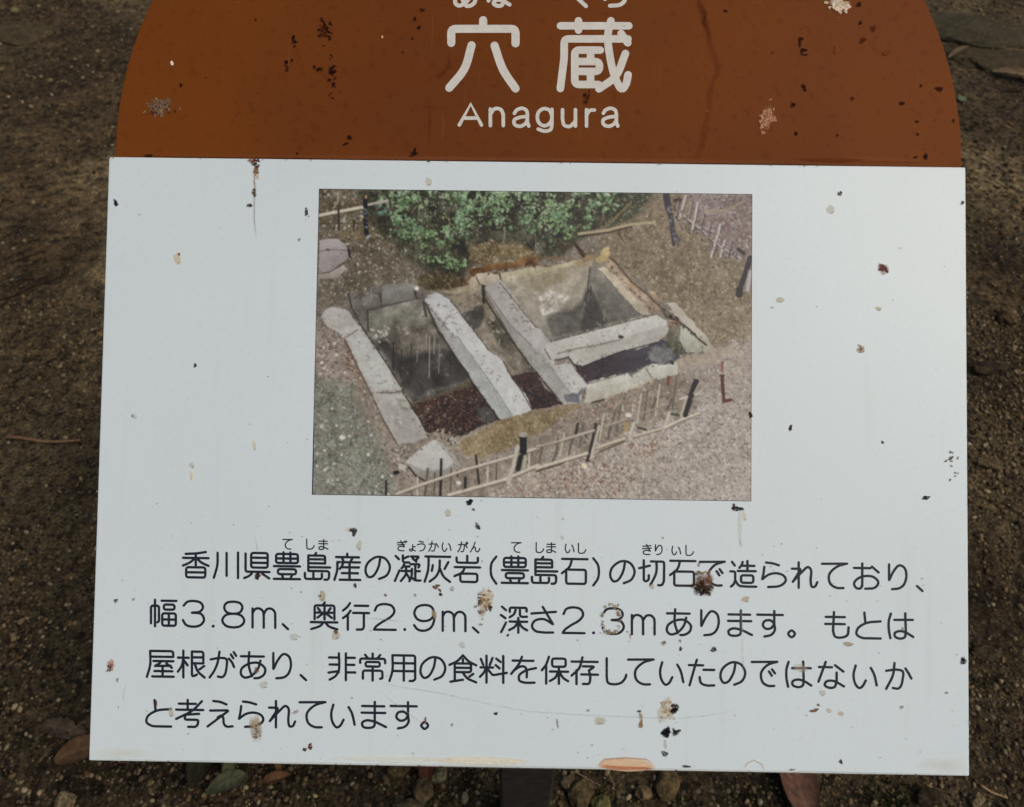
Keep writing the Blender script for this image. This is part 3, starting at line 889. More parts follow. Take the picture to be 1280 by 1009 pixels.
# grassy left
lo = soft([(370, 470), (424, 452), (470, 540), (492, 580), (486, 650), (370, 650)], (112, 108, 96), (110, 108, 98), 90, 14, grain=16, blot=20)
litter_(lo, 1500, 66, 158, (0.97, 1.02, 0.94)); dabs(lo, 420, [(94, 106, 84), (116, 128, 106), (84, 92, 74), (136, 142, 126)], 0.7, 2.2, 0.6)
lft = soft([(385, 390), (428, 420), (452, 470), (430, 480), (385, 460)], (122, 110, 100), (122, 112, 102), 90, 8, grain=14, blot=16)
litter_(lft, 420, 60, 168, (1.04, 0.98, 0.92)); dabs(mask_poly([(428, 428), (444, 452), (462, 492), (454, 496), (432, 456)], 2), 90, [(98, 70, 52), (118, 92, 74), (164, 152, 138), (82, 60, 46)], 0.8, 2, 0.8)
dabs(lo | lft, 40, [(182, 176, 166), (170, 166, 154)], 0.9, 2.4, 0.9, 0.8); stroke([(427, 546), (429, 546)], 5.5, (182, 178, 168))
# pale leaf-strewn foreground
rt = soft([(655, 590), (735, 560), (860, 512), (965, 452), (965, 650), (560, 650)], (130, 118, 102), (146, 138, 128), 10, 14, grain=16, blot=14)
litter_(rt, 4200, 82, 178, (1.03, 0.99, 0.94)); 
for pts_, n_ in (([(640, 604), (740, 566), (800, 590), (760, 626), (640, 626)], 420), ([(780, 556), (826, 546), (816, 572), (786, 580)], 90), ([(690, 500), (800, 480), (860, 480), (770, 530), (690, 540)], 240)):
    dabs(mask_poly(pts_, 4), n_, [(104, 76, 64), (124, 94, 80), (86, 64, 54), (150, 128, 112), (176, 160, 144)], 0.8, 2.1, 0.75)
sil = soft([(838, 452), (940, 420), (940, 520), (880, 500)], (132, 122, 110), (144, 136, 126), 90, 9, grain=14, blot=14); litter_(sil, 420, 76, 176, (1.03, 0.98, 0.94))

# shrubs along the far edge
bush = soft([(446, 220), (826, 220), (800, 268), (770, 284), (730, 296), (700, 322), (670, 326), (640, 318), (612, 322), (590, 336), (574, 352), (540, 344), (512, 326), (496, 304), (476, 296), (462, 280)], (54, 54, 40), (64, 58, 40), 90, 8, grain=20, blot=30)
core = mask_poly([(468, 230), (786, 230), (772, 256), (748, 282), (716, 290), (694, 312), (680, 306), (664, 292), (640, 284), (622, 290), (600, 276), (584, 300), (590, 330), (572, 340), (548, 332), (520, 326), (524, 306), (500, 300), (486, 288), (474, 268)], 2.4)
dabs(mask_poly([(770, 236), (812, 236), (800, 262), (776, 282), (752, 290)], 4), 120, [(84, 98, 70), (64, 74, 52), (108, 120, 92), (92, 88, 64)], 0.9, 2.4, 0.75)
litter_(bush, 900, 34, 112, (1.0, 1.0, 0.78), 0.7, 2.2, 0.7)
dabs(mask_poly([(602, 240), (690, 240), (700, 252), (640, 262), (610, 258)], 2), 130, [(26, 25, 22), (36, 34, 28)], 1.4, 3.6, 0.8)
dabs(mask_poly([(560, 262), (620, 270), (640, 286), (600, 290), (570, 280)], 2), 90, [(30, 32, 24), (44, 42, 30)], 1.4, 3.2, 0.75)
for _ in range(34):
    x_ = pr.uniform(520, 790); y_ = pr.uniform(240, 286); stroke([(x_, y_), (x_ + pr.uniform(-5, 6), y_ + pr.uniform(7, 13)), (x_ + pr.uniform(-10, 6), y_ + pr.uniform(14, 28))], pr.uniform(0.7, 1.5), [(132, 124, 104), (48, 42, 34), (100, 90, 72)][pr.integers(0, 3)])
ys_, xs_b = np.nonzero(core)
for k_ in pr.integers(0, len(ys_), 175):         # sprays of leaves: lit upper leaves over dark gaps
    cx_, cy_ = xs_b[k_], ys_[k_]; rad_ = pr.uniform(4.5, 11)
    d_ = np.hypot(xx - cx_, (yy - cy_) * 1.2) * (1 + 1.3 * WOB_X)
    m_ = (d_ < rad_) & core
    blue_ = cx_ < 95 + pr.uniform(-25, 25)
    g_ = [(64, 86, 78), (82, 108, 100), (100, 126, 118)] if blue_ else [[(74, 98, 62), (96, 122, 82), (114, 140, 100)], [(82, 104, 64), (104, 128, 84), (126, 148, 104)], [(66, 92, 62), (86, 114, 84), (104, 130, 100)]][pr.integers(0, 3)]
    dabs(m_ & (yy > cy_ + rad_ * 0.2), int(rad_ * 1.3), [(40, 42, 30), (32, 32, 25), (52, 58, 40)], 0.9, 2.2, 0.7)
    dabs(m_, int(rad_ * 2.4), g_, 1.0, 2.8, 0.8, 0.7)
    dabs(m_ & (yy < cy_), int(rad_ * 1.0), [(138, 158, 126), (124, 146, 112), (150, 164, 140)], 0.8, 2.2, 0.7, 0.75)
dabs(core, 260, [(30, 30, 24), (40, 40, 30)], 0.8, 2.2, 0.75)
dabs(mask_poly([(520, 240), (700, 240), (690, 290), (530, 300)], 3) & core, 160, [(156, 172, 146), (144, 162, 134)], 0.7, 1.7, 0.85)
mossd = soft(z2((560, 500), (700, 470), (870, 490), (890, 560), (740, 580), (600, 572)), (62, 54, 32), (70, 56, 34), 0, 5, grain=18, blot=20); litter_(mossd, 160, 40, 120, (1.05, 0.98, 0.7))
gb = soft(z2((880, 320), (1000, 300), (1280, 330), (1280, 400), (1100, 420), (900, 450)), (92, 80, 54), (104, 88, 60), 0, 5, grain=16, blot=20); litter_(gb, 240, 50, 150, (1.05, 0.98, 0.8))
stroke(z3((250, 248), (420, 226), (560, 192), (700, 180)), 3.4, (146, 134, 108)); stroke(z3((265, 262), (420, 242), (560, 206)), 1.6, (44, 36, 26))
stroke(z3((400, 212), (470, 150), (560, 62)), 3.0, (104, 94, 66)); stroke(z3((440, 208), (520, 120)), 1.4, (50, 44, 32)); stroke(z3((150, 330), (230, 305), (300, 380)), 2.0, (70, 54, 34)); stroke(z3((230, 310), (290, 400)), 3.5, (50, 40, 28))
# rail, post and round stones, upper left
stroke(z2((110, 0), (105, 60), (80, 95)), 1.8, (138, 128, 108))
stroke(z2((0, 140), (250, 92)), 4.6, (170, 162, 146)); stroke(z2((0, 150), (250, 102)), 1.2, (84, 74, 56)); stroke(z2((285, 76), (400, 52)), 3.6, (146, 142, 130))
stroke(z2((267, 52), (270, 92)), 5.4, (26, 27, 30)); stroke(z2((268, 116), (274, 140)), 4.8, (40, 44, 46)); stroke(z2((268, 168), (278, 256)), 5.4, (26, 27, 30)); chips(z2((270, 60), (276, 256)), 10, (98, 108, 112))
stroke(z2((110, 100), (112, 224)), 2.4, (48, 42, 34)); stroke(z2((200, 170), (200, 230)), 2.6, (52, 44, 34)); stroke(z2((290, 262), (280, 272)), 3, (128, 138, 140)); stroke(z2((272, 24), (272, 34)), 3, (140, 122, 92))
poly(z2((-6, 285), (100, 275), (150, 305), (175, 355), (150, 412), (70, 470), (-6, 486)), (146, 141, 138), (120, 115, 112), 75, 0.7, grain=4, blot=7)
stroke(z2((0, 352), (45, 342), (165, 346)), 1.3, (96, 90, 87)); stroke(z2((40, 342), (52, 342)), 2.6, (74, 68, 64)); stroke(z2((168, 340), (178, 385)), 2.8, (44, 38, 34)); stroke(z2((0, 486), (70, 470), (150, 412)), 1.5, (70, 62, 54))
poly(z2((-6, 490), (70, 474), (140, 430), (165, 450), (100, 512), (-6, 522)), (146, 140, 132), (120, 112, 102), 90, 0.8, grain=6, blot=10)

# ---- the pit. Far wall of the left bay: two courses of blocks over a dark wet face
stw = soft(z2((150, 600), (360, 560), (620, 560), (640, 700), (560, 800), (290, 830), (160, 720)), (96, 92, 84), (88, 84, 76), 90, 4, grain=14, blot=24)
poly(z2((285, 700), (560, 632), (640, 650), (740, 905)) + [(592, 479), (518, 505), (455, 412)], (112, 109, 99), (74, 71, 66), 78, 1.0, grain=12, blot=26)
poly(z2((368, 560), (400, 540), (540, 545), (556, 634), (368, 668)), (116, 115, 110), (100, 98, 91), 80, 0.9, grain=7, blot=14)
poly(z2((240, 612), (352, 606), (356, 672), (262, 690)), (110, 106, 99), (92, 88, 80), 80, 1.2, grain=9, blot=16)
poly(z2((292, 704), (420, 684), (556, 662), (600, 720), (580, 800), (300, 815)), (112, 111, 99), (98, 96, 87), 80, 1.2, grain=9, blot=22)
soft(z2((440, 780), (700, 770)) + [(570, 440), (498, 450), (480, 430)], (98, 93, 82), (84, 79, 70), 85, 5, grain=12, blot=28)
dk1 = soft([(470, 424), (486, 424), (500, 444), (540, 440), (574, 436), (590, 470), (520, 494), (500, 470)], (58, 56, 54), (64, 60, 55), 90, 5, grain=8, blot=18)
dabs(mask_poly([(466, 411), (490, 409), (490, 426), (474, 428)], 3), 34, [(158, 156, 146), (140, 138, 128), (172, 170, 162)], 0.9, 2.4, 0.8)
dabs(mask_poly([(496, 408), (508, 408), (508, 418), (498, 418)], 3), 10, [(150, 146, 132)], 0.9, 2.4, 0.7)
for p, w_ in ((z2((360, 600), (364, 672)), 2.4), (z2((562, 588), (572, 632)), 4.0), (z2((280, 702), (565, 632)), 1.8), (z2((282, 700), (284, 820)), 3.2), (z2((445, 770), (447, 900)), 1.4), (z2((168, 600), (186, 680), (230, 760)), 3.4), (z2((612, 650), (628, 735)), 4.0), (z2((600, 700), (606, 740)), 2.0)):
    stroke(p, w_ * 0.72, (62, 57, 51))
stroke(z2((570, 570), (574, 570)), 5.0, (188, 182, 172)); stroke(z2((604, 700), (604, 730)), 2.0, (150, 142, 128))
for x_, y0_, y1_, w_, v_ in ((537, 420, 472, 1.3, 134), (543, 420, 442, 1.2, 126), (533, 418, 436, 1.2, 128), (549, 430, 466, 1.2, 112), (502, 436, 472, 1.4, 44), (492, 428, 462, 1.8, 40), (514, 430, 480, 1.2, 46), (522, 420, 452, 1.4, 110), (563, 440, 470, 1.2, 40)):
    stroke([(x_, y0_), (x_ - 0.8, y1_)], w_, (v_, v_ * 0.98, v_ * 0.95))
ledge = mask_poly(z4((500, 392), (700, 345), (890, 240), (925, 285), (720, 352), (600, 378), (545, 412)), 0.8)
paint(ledge, (92, 84, 70), (74, 66, 54), 60, grain=8, blot=14)
fl1 = mask_poly(z4((545, 412), (600, 380), (720, 352), (925, 285), (1070, 482), (940, 530), (840, 585), (690, 555), (640, 560)), 0.9)
paint(fl1, (58, 44, 37), (46, 38, 33), 60, grain=12, blot=14)
dabs(fl1, 950, [(84, 62, 50), (38, 30, 27), (108, 84, 68), (64, 47, 38), (28, 25, 24), (94, 66, 48), (132, 112, 96)], 0.6, 1.7, 0.8)
soft(z4((900, 400), (1000, 400), (1060, 484), (980, 516)), (70, 68, 64), (62, 60, 57), 0, 3, grain=6, blot=10)

# middle bay
poly([(562, 360), (603, 352), (612, 374), (640, 420), (668, 462), (650, 472), (628, 446), (600, 424), (576, 388)], (118, 110, 95), (92, 86, 74), 75, 0.8, grain=12, blot=26)
poly(z2((780, 620), (900, 600), (960, 580), (962, 640), (860, 660), (800, 680)), (128, 118, 100), (110, 102, 86), 60, 2, grain=12, blot=24)
soft(z2((860, 720), (960, 660), (970, 760), (900, 850)), (66, 64, 58), (58, 55, 48), 90, 3, grain=8, blot=16)
soft([(604, 400), (626, 402), (640, 424), (630, 440)], (78, 76, 62), (66, 62, 52), 80, 4, grain=10, blot=18)
dabs(mask_poly(z2((990, 740), (1060, 740), (1070, 900), (1010, 900)), 1), 22, [(156, 150, 118), (132, 128, 100), (160, 156, 140)], 0.8, 2.2, 0.75)
dabs(mask_poly(z2((800, 640), (960, 600), (900, 760)), 1), 26, [(146, 136, 116), (70, 64, 54)], 0.8, 2.2, 0.7)
fl2 = mask_poly(z4((1130, 230), (1280, 200), (1330, 300)) + [(704, 503), (690, 507), (666, 512), (652, 488)], 0.8)
paint(fl2, (56, 42, 38), (44, 37, 36), 90, grain=10, blot=12); dabs(fl2, 330, [(92, 66, 56), (38, 31, 30), (76, 54, 46), (30, 27, 28)], 0.6, 1.6, 0.8)
stroke(z2((966, 556), (970, 650)), 4.0, (42, 38, 35))

# big right-hand chamber
poly([(624, 349), (664, 340), (690, 334), (738, 331), (735, 362), (728, 412), (690, 430), (660, 396)], (142, 135, 119), (116, 112, 102), 82, 0.9, grain=10, blot=20)
soft(z3((0, 470), (200, 430), (180, 520), (60, 570), (-60, 600)), (134, 126, 104), (128, 120, 100), 0, 5, grain=10, blot=16)
pal = soft(z3((20, 600), (110, 572), (180, 610), (175, 690), (110, 730), (30, 730)), (160, 156, 145), (146, 142, 130), 90, 4, grain=18, blot=34)
dabs(pal, 50, [(180, 176, 166), (128, 122, 108)], 0.8, 2.2, 0.6)
soft(z3((60, 760), (290, 640), (290, 800), (100, 870)), (90, 87, 79), (74, 72, 67), 60, 6, grain=10, blot=18)
poly([(737.5, 331), (746, 335), (812, 392), (770, 402), (724, 414), (731, 375)], (112, 108, 98), (88, 86, 79), 75, 0.7, grain=9, blot=20)
soft(z3((300, 560), (350, 640), (420, 790), (250, 830)), (58, 57, 54), (62, 60, 56), 0, 4, grain=6, blot=10)
for _ in range(12):
    x_ = pr.uniform(690, 800); y_ = pr.uniform(350, 392); stroke([(x_, y_), (x_ - 1, y_ + pr.uniform(5, 16))], pr.uniform(0.6, 1.3), [(84, 80, 73), (120, 114, 103)][pr.integers(0, 2)]) if y_ > 340 + abs(x_ - 737) * 0.75 else None
stroke(z3((318, 432), (296, 640), (272, 800)), 1.4, (60, 57, 52)); stroke(z3((322, 560), (318, 660)), 1.6, (48, 46, 42))
# coping along the far side
poly(z2((740, 585), (860, 562), (930, 545), (955, 562), (880, 590), (760, 602)), (146, 136, 112), (120, 110, 90), 0, 1.0, grain=10, blot=18)
poly(z2((925, 490), (990, 474), (1060, 490), (1075, 530), (990, 548), (935, 540)), (166, 158, 138), (140, 132, 114), 70, 1.0, grain=8, blot=14)
poly(z2((870, 510), (920, 500), (940, 548), (890, 565)), (160, 152, 132), (132, 122, 102), 70, 1.2, grain=8, blot=14)
poly(z2((1060, 480), (1280, 440)) + z3((90, 440), (250, 396), (330, 396), (330, 436), (200, 440), (60, 470)) + z2((1280, 496), (1180, 510), (1085, 528)), (156, 148, 126), (138, 128, 104), 70, 1.0, grain=9, blot=18)
poly(z2((880, 470), (1000, 432), (1150, 408), (1290, 374), (1290, 436), (1180, 440), (1060, 462), (960, 478), (900, 500)), (110, 80, 44), (84, 58, 30), 80, 1.4, grain=16, blot=24)
chips(z2((940, 490), (1040, 484), (1060, 470), (1200, 446), (1280, 440)), 26, (58, 40, 22), (0.8, 2.0)); chips(z2((800, 560), (870, 540), (900, 500)), 16, (112, 78, 40))
chips(z3((20, 400), (80, 392), (200, 400)), 12, (110, 76, 40)); stroke(z2((925, 505), (945, 548)), 1.4, (70, 62, 48)); stroke(z2((1062, 482), (1076, 540)), 1.6, (56, 48, 38))
poly(z3((340, 400), (400, 330), (430, 322), (436, 370), (420, 402), (370, 420)), (168, 152, 110), (140, 122, 82), 80, 1.0, grain=9, blot=16)
poly(z3((210, 420), (300, 372), (346, 376), (330, 404), (240, 424)), (142, 126, 96), (120, 104, 76), 0, 1.5, grain=12, blot=16)
# right-hand rim: pale edge, dark groove, small stones
poly(z3((362, 452), (400, 440), (470, 500), (560, 590), (668, 690), (664, 724), (610, 724), (520, 620), (430, 520)), (164, 153, 133), (148, 138, 122), 45, 1.2, grain=10, blot=20)
poly(z3((400, 420), (440, 420), (520, 490), (620, 570), (740, 690), (720, 720), (660, 690), (540, 570), (450, 480)), (140, 126, 106), (132, 118, 100), 45, 1.2, grain=14, blot=20)
for q_ in (z3((430, 400), (470, 420), (480, 450), (440, 440)), z3((500, 490), (560, 520), (600, 575), (560, 572)), z3((660, 580), (700, 590), (730, 650), (690, 640))):
    poly(q_, (154, 136, 112), (136, 116, 94), 45, 1.0, grain=8, blot=12)
stroke(z3((432, 382), (480, 430), (560, 530), (650, 600), (742, 690)), 2.0, (80, 62, 46)); chips(z3((440, 440), (540, 560), (680, 690)), 26, (84, 56, 36), (0.7, 1.8))
poly(z3((768, 664), (820, 650), (900, 740), (1010, 860), (1090, 960), (1000, 960), (940, 860), (840, 760)), (158, 153, 141), (146, 139, 125), 60, 1.0, grain=7, blot=12)
poly(z3((760, 800), (840, 780), (930, 850), (985, 910), (920, 960), (780, 960)), (98, 96, 82), (84, 82, 68), 80, 1.4, grain=12, blot=24)
poly(z3((850, 800), (900, 800), (960, 872), (990, 930), (900, 950), (850, 880)), (150, 152, 139), (140, 140, 126), 70, 1.4, grain=9, blot=18)
stroke(z3((742, 692), (770, 740), (836, 762), (900, 810), (962, 872), (1005, 905)), 2.4, (62, 58, 46)); chips(z3((750, 700), (836, 764), (1000, 900)), 30, (34, 32, 26), (0.8, 2.4)); dabs(mask_poly(z3((790, 760), (850, 760), (840, 800), (790, 800)), 1), 12, [(120, 60, 34), (90, 44, 26)], 0.9, 2, 0.8)
# dark front chamber
dk = mask_poly(z5((225, 170), (270, 178), (480, 95), (740, 20), (830, 60), (850, 130), (790, 160), (640, 175), (570, 218), (540, 222), (300, 282), (250, 220)), 0.8)
paint(dk, (52, 40, 42), (60, 62, 72), 0, grain=5, blot=8)
soft(z5((660, 90), (720, 50), (800, 60), (820, 130), (740, 156), (670, 150)), (112, 113, 116), (96, 97, 96), 0, 4, grain=12, blot=26)
dabs(mask_poly(z5((760, 20), (850, 40), (900, 110), (820, 110)), 2), 60, [(40, 42, 30), (58, 60, 42), (88, 90, 66)], 0.9, 2.4, 0.8)
poly(z5((296, 284), (400, 250), (540, 218), (556, 232), (640, 178), (730, 160), (830, 152), (834, 225), (690, 262), (560, 310), (400, 372), (286, 402)), (166, 167, 156), (146, 143, 130), 85, 1.1, grain=7, blot=12)
stroke(z5((548, 222), (566, 240)), 1.6, (90, 88, 78)); stroke(z5((648, 188), (684, 250)), 1.4, (104, 98, 86)); stroke(z5((640, 180), (560, 224), (540, 216), (300, 282)), 1.2, (96, 96, 90)); stroke(z5((330, 392), (400, 374)), 2.2, (58, 50, 38)); stroke(z5((796, 152), (806, 158)), 4.2, (36, 34, 30))
chips(z5((400, 372), (560, 312), (690, 262)), 22, (148, 140, 110))
soft(z5((830, 150), (1000, 90), (1140, 60), (1170, 100), (1000, 150), (830, 224)), (148, 138, 124), (138, 128, 114), 0, 3, grain=10, blot=14)

# stone beams: cooler, paler top faces and a darker side
SHD = (46, 43, 40)
poly(z2((975, 562), (1010, 540)) + [(627, 350), (662, 398), (688, 428)] + z5((110, 172), (200, 160), (250, 220), (302, 282), (272, 330), (262, 402), (158, 402)) + [(660, 452), (638, 421)], (142, 138, 133), (158, 158, 154), 75, 0.7, grain=5, blot=10)
poly(z2((968, 566), (990, 590), (1120, 780), (1250, 905)) + z5((30, 100), (150, 270), (240, 380), (160, 402)) + [(660, 452), (638, 421)], (124, 120, 115), (140, 140, 134), 75, 0.8, grain=6, blot=14)
soft(z5((170, 340), (250, 345), (285, 300), (262, 402), (190, 400)), (98, 100, 104), (82, 84, 88), 80, 2, grain=10, blot=20)
stroke(z2((990, 592), (1120, 780), (1250, 905)), 1.0, (100, 96, 92)); stroke(z5((30, 100), (150, 270), (200, 335)), 1.0, (112, 112, 108))
stroke([(605, 372), (638, 424), (661, 455)] + z5((0, 215), (156, 404)), 1.8, SHD); stroke(z2((1062, 536), (1280, 802)), 1.2, (84, 78, 68)); stroke(z5((250, 222), (302, 284)), 1.4, (96, 96, 92))
chips(z2((1080, 600), (1200, 740), (1270, 860)), 14, (112, 104, 98)); chips(z5((120, 240), (200, 320)), 10, (120, 120, 116))
poly(z2((622, 640), (648, 606), (690, 588), (772, 640), (850, 742), (975, 902)) + z4((1000, 80), (1085, 140), (1110, 200), (1145, 250), (1190, 310), (1222, 350), (1256, 432), (1140, 466), (1072, 486)) + [(590, 476), (553, 420)], (158, 159, 158), (164, 166, 162), 60, 0.9, grain=5, blot=8)
poly(z2((622, 640), (640, 668), (700, 740), (800, 862)) + z4((820, 0), (900, 110), (960, 190), (1050, 320), (1142, 466), (1072, 486)) + [(590, 476), (553, 420)], (136, 135, 132), (146, 150, 146), 70, 0.9, grain=6, blot=12)
stroke(z2((640, 668), (700, 740), (800, 862)) + z4((820, 0), (900, 110), (960, 190), (1050, 320), (1142, 466)), 1.0, (112, 112, 110)); chips(z2((660, 690), (800, 862)), 14, (108, 106, 102)); chips(z4((840, 40), (960, 190), (1100, 400)), 16, (118, 120, 116))
stroke(z2((626, 660), (700, 830)) + [(554, 422), (590, 478), (624, 525)], 1.8, SHD); stroke(z2((772, 640), (850, 742), (975, 902)) + z4((1000, 80)), 1.4, (74, 68, 60)); chips(z4((960, 20), (1090, 145), (1150, 255), (1200, 320), (1250, 420)), 22, (178, 182, 180), (0.8, 1.8), 0.7)
stroke(z4((1085, 142), (1148, 255), (1192, 312), (1256, 430)), 1.2, (66, 56, 50)); chips(z2((630, 620), (690, 590)), 8, (110, 106, 102))
poly(z3((60, 890), (110, 874), (300, 828), (520, 770), (700, 724), (772, 762), (776, 830)) + z5((720, 32), (620, 66), (480, 96), (270, 178), (220, 166), (190, 122), (100, 142), (52, 72)), (168, 168, 161), (152, 150, 143), 88, 0.8, grain=5, blot=9)
poly(z5((70, 118), (300, 58), (500, 12), (640, -30), (780, -72), (776, -20), (720, 32), (620, 66), (480, 96), (270, 178), (220, 166), (190, 122), (100, 142)), (148, 146, 138), (156, 155, 147), 88, 1.0, grain=7, blot=14)
stroke(z5((120, 104), (250, 70), (380, 50), (500, 18)), 1.4, (104, 99, 90)); chips(z5((130, 106), (300, 64), (500, 20)), 18, (96, 90, 80), (0.7, 1.6)); stroke(z3((494, 856), (506, 858)), 4.0, (46, 42, 38))
stroke(z5((104, 144), (190, 124), (222, 168), (272, 180), (480, 98), (720, 34)), 1.5, (44, 40, 40)); stroke(z5((50, 76), (84, 136)), 1.6, (92, 86, 76)); stroke(z3((80, 886), (300, 828), (700, 724)), 1.3, (70, 67, 60))
poly([(402, 397), (406, 388), (414, 384.5), (430, 385), (440, 392), (449, 406), (461, 422)] + z4((420, 180), (500, 310), (560, 420), (600, 480), (652, 582), (560, 622), (470, 622), (390, 480), (320, 330), (240, 170), (170, 20)) + [(422, 416), (408, 408)], (150, 148, 142), (146, 145, 139), 60, 1.0, grain=5, blot=10)
soft(z4((170, 20), (310, 10), (480, 290), (330, 320)), (156, 159, 153), (150, 152, 146), 60, 5, grain=5, blot=10)
soft(z4((380, 360), (540, 400), (640, 580), (480, 612)), (146, 142, 136), (138, 135, 129), 60, 4, grain=6, blot=12)
poly([(404, 396), (410, 387), (430, 386), (441, 394), (446, 404), (430, 412), (416, 410)], (158, 156, 150), (140, 137, 130), 80, 1.0, grain=5, blot=9)
stroke(z2((145, 862), (190, 838), (222, 812)), 1.6, (106, 100, 90)); stroke(z4((352, 326), (420, 330), (500, 322)), 1.6, (108, 102, 92)); chips(z4((370, 326), (500, 322)), 14, (96, 92, 80)); dabs(mask_poly(z4((460, 350), (540, 380), (560, 430), (500, 430)), 1), 40, [(112, 110, 92), (92, 92, 76), (124, 120, 108)], 0.8, 2, 0.65)
stroke(z4((170, 24), (240, 174), (320, 334), (390, 484), (470, 624)), 1.8, (88, 74, 60)); stroke([(449, 404), (462, 422)] + z4((424, 180), (504, 310), (562, 420), (602, 480), (654, 582)), 1.6, (52, 48, 44))
# mound of soil, rubble and the corner stone
mnd = mask_poly(z4((820, 620), (860, 590), (960, 545), (1040, 500), (1150, 462), (1280, 430)) + z5((0, 440), (160, 408), (290, 404), (230, 440), (120, 500), (0, 590)) + z4((1280, 560), (1100, 660), (960, 700), (860, 680)), 1.6)
paint(mnd, (122, 109, 82), (112, 99, 76), 0, grain=14, blot=18); litter_(mnd, 520, 72, 160, (1.08, 0.98, 0.72), 0.6, 1.7, 0.6)
dabs(mask_poly(z4((680, 550), (780, 550), (850, 610), (780, 620), (720, 590)), 2), 46, [(164, 160, 150), (60, 54, 46), (138, 132, 120), (48, 42, 36)], 0.8, 2.4, 0.85)
dabs(mask_poly(z4((430, 640), (540, 640), (560, 800), (460, 780)), 2), 110, [(88, 82, 76), (140, 134, 126), (70, 64, 60), (164, 158, 150)], 0.8, 2.0, 0.8)
poly(z4((528, 722), (560, 690), (640, 625), (684, 598), (730, 618), (800, 690), (830, 730), (826, 768), (740, 800), (620, 832), (556, 786)), (164, 164, 159), (152, 151, 145), 85, 0.8, grain=4, blot=6)
poly(z4((530, 730), (640, 782), (740, 770), (828, 728), (826, 768), (740, 800), (620, 832), (556, 786)), (138, 137, 129), (122, 119, 110), 85, 0.8, grain=6, blot=9)
poly(z4((690, 600), (730, 618), (800, 690), (832, 735), (810, 745), (740, 650)), (146, 145, 139), (136, 134, 127), 60, 0.8, grain=4, blot=7)
stroke(z4((540, 760), (580, 810), (630, 838)), 2.2, (52, 46, 42)); stroke(z4((495, 758), (505, 760)), 7.5, (158, 154, 146)); stroke(z4((458, 792), (474, 790)), 4.5, (26, 24, 24)); stroke(z4((826, 850), (832, 852)), 5, (178, 174, 164))
# bamboo fence in front
def pole(p, w, c):
    stroke([(a, b + w * 0.42) for a, b in p], w * 0.8, (88, 78, 66)); stroke(p, w, c); stroke([(a, b - w * 0.2) for a, b in p], w * 0.35, tuple(v * 1.1 for v in c))
VERT = [(z4((408, 840), (406, 925)), 2.6, 0), (z4((650, 770), (632, 925)), 2.8, 2), (z4((728, 715), (722, 925)), 3.2, 0), (z4((820, 780), (822, 812)), 2, 0), (z4((868, 822), (866, 892)), 3.4, 0), (z4((928, 690), (950, 880)), 2.6, 0),
        (z5((128, 604), (120, 690), (80, 770)), 2.6, 2), (z5((245, 515), (232, 582)), 3.0, 0), (z5((215, 598), (190, 700)), 2.2, 2), (z5((352, 520), (330, 620), (300, 738)), 3.2, 0), (z5((372, 530), (322, 720)), 2.0, 1), (z5((440, 520), (424, 606)), 2.6, 2), (z5((470, 430), (450, 505)), 1.8, 2), (z5((572, 400), (570, 440)), 1.6, 1),
        (z5((706, 368), (684, 432)), 3.2, 2), (z5((800, 370), (776, 432)), 2.8, 2), (z5((786, 450), (770, 500), (750, 562)), 3.0, 1), (z5((576, 512), (550, 600)), 3.2, 1)]
VERT += [(z5((x_, 640 - 0.50 * x_ + 14), (x_ - 26, 775 - 0.42 * x_)), 1.9, k_) for x_, k_ in ((40, 2), (165, 1), (280, 2), (400, 1), (500, 2), (620, 1), (660, 2), (730, 1), (830, 2))]
VERT += [(z4((x_, 905 - 0.25 * (x_ - 480) - 60), (x_ - 4, 940 - 0.2 * (x_ - 600))), 2.0, k_) for x_, k_ in ((590, 1), (690, 2), (785, 2), (1000, 1), (1050, 2), (1240, 1))]
for p, w_, k_ in VERT:
    stroke(p, w_, [(44, 40, 36), (164, 158, 142), (84, 78, 70)][k_])
pole(z4((470, 914), (640, 852), (860, 776), (1130, 700), (1290, 648)), 3.4, (156, 149, 136))
pole(z4((770, 922), (900, 886), (1100, 830), (1290, 748)), 4.0, (160, 153, 140))
pole(z5((0, 652), (130, 622)), 2.4, (138, 132, 120)); pole(z5((138, 618), (240, 586), (340, 556)), 3.0, (148, 142, 130)); pole(z5((400, 536), (530, 490)), 2.2, (136, 130, 118)); pole(z5((640, 450), (780, 400)), 2.0, (134, 126, 114)); pole(z5((850, 372), (960, 342)), 2.8, (162, 155, 142))
pole(z5((0, 782), (60, 762), (300, 692)), 3.8, (160, 153, 138)); pole(z5((360, 660), (440, 630), (520, 605)), 3.4, (156, 148, 132)); pole(z5((580, 590), (740, 545)), 3.2, (154, 146, 130)); pole(z5((760, 540), (850, 497), (960, 455)), 3.0, (164, 156, 142))
stroke(z5((0, 800), (160, 752)), 1.4, (60, 52, 42)); stroke(z5((370, 684), (520, 622)), 2.0, (82, 62, 48)); stroke(z5((600, 540), (650, 552)), 2.4, (58, 52, 44))
stroke(z4((1172, 640), (1150, 740), (1118, 850)), 5.0, (158, 152, 140)); stroke(z4((1184, 660), (1164, 740)), 1.4, (92, 86, 78))
stroke(z4((1204, 590), (1204, 670)), 8.6, (30, 29, 29)); stroke(z4((1190, 700), (1172, 770)), 6, (40, 38, 34)); stroke(z4((1215, 700), (1205, 770)), 4, (142, 144, 122)); stroke(z4((1196, 571), (1212, 571)), 6.5, (140, 136, 126))
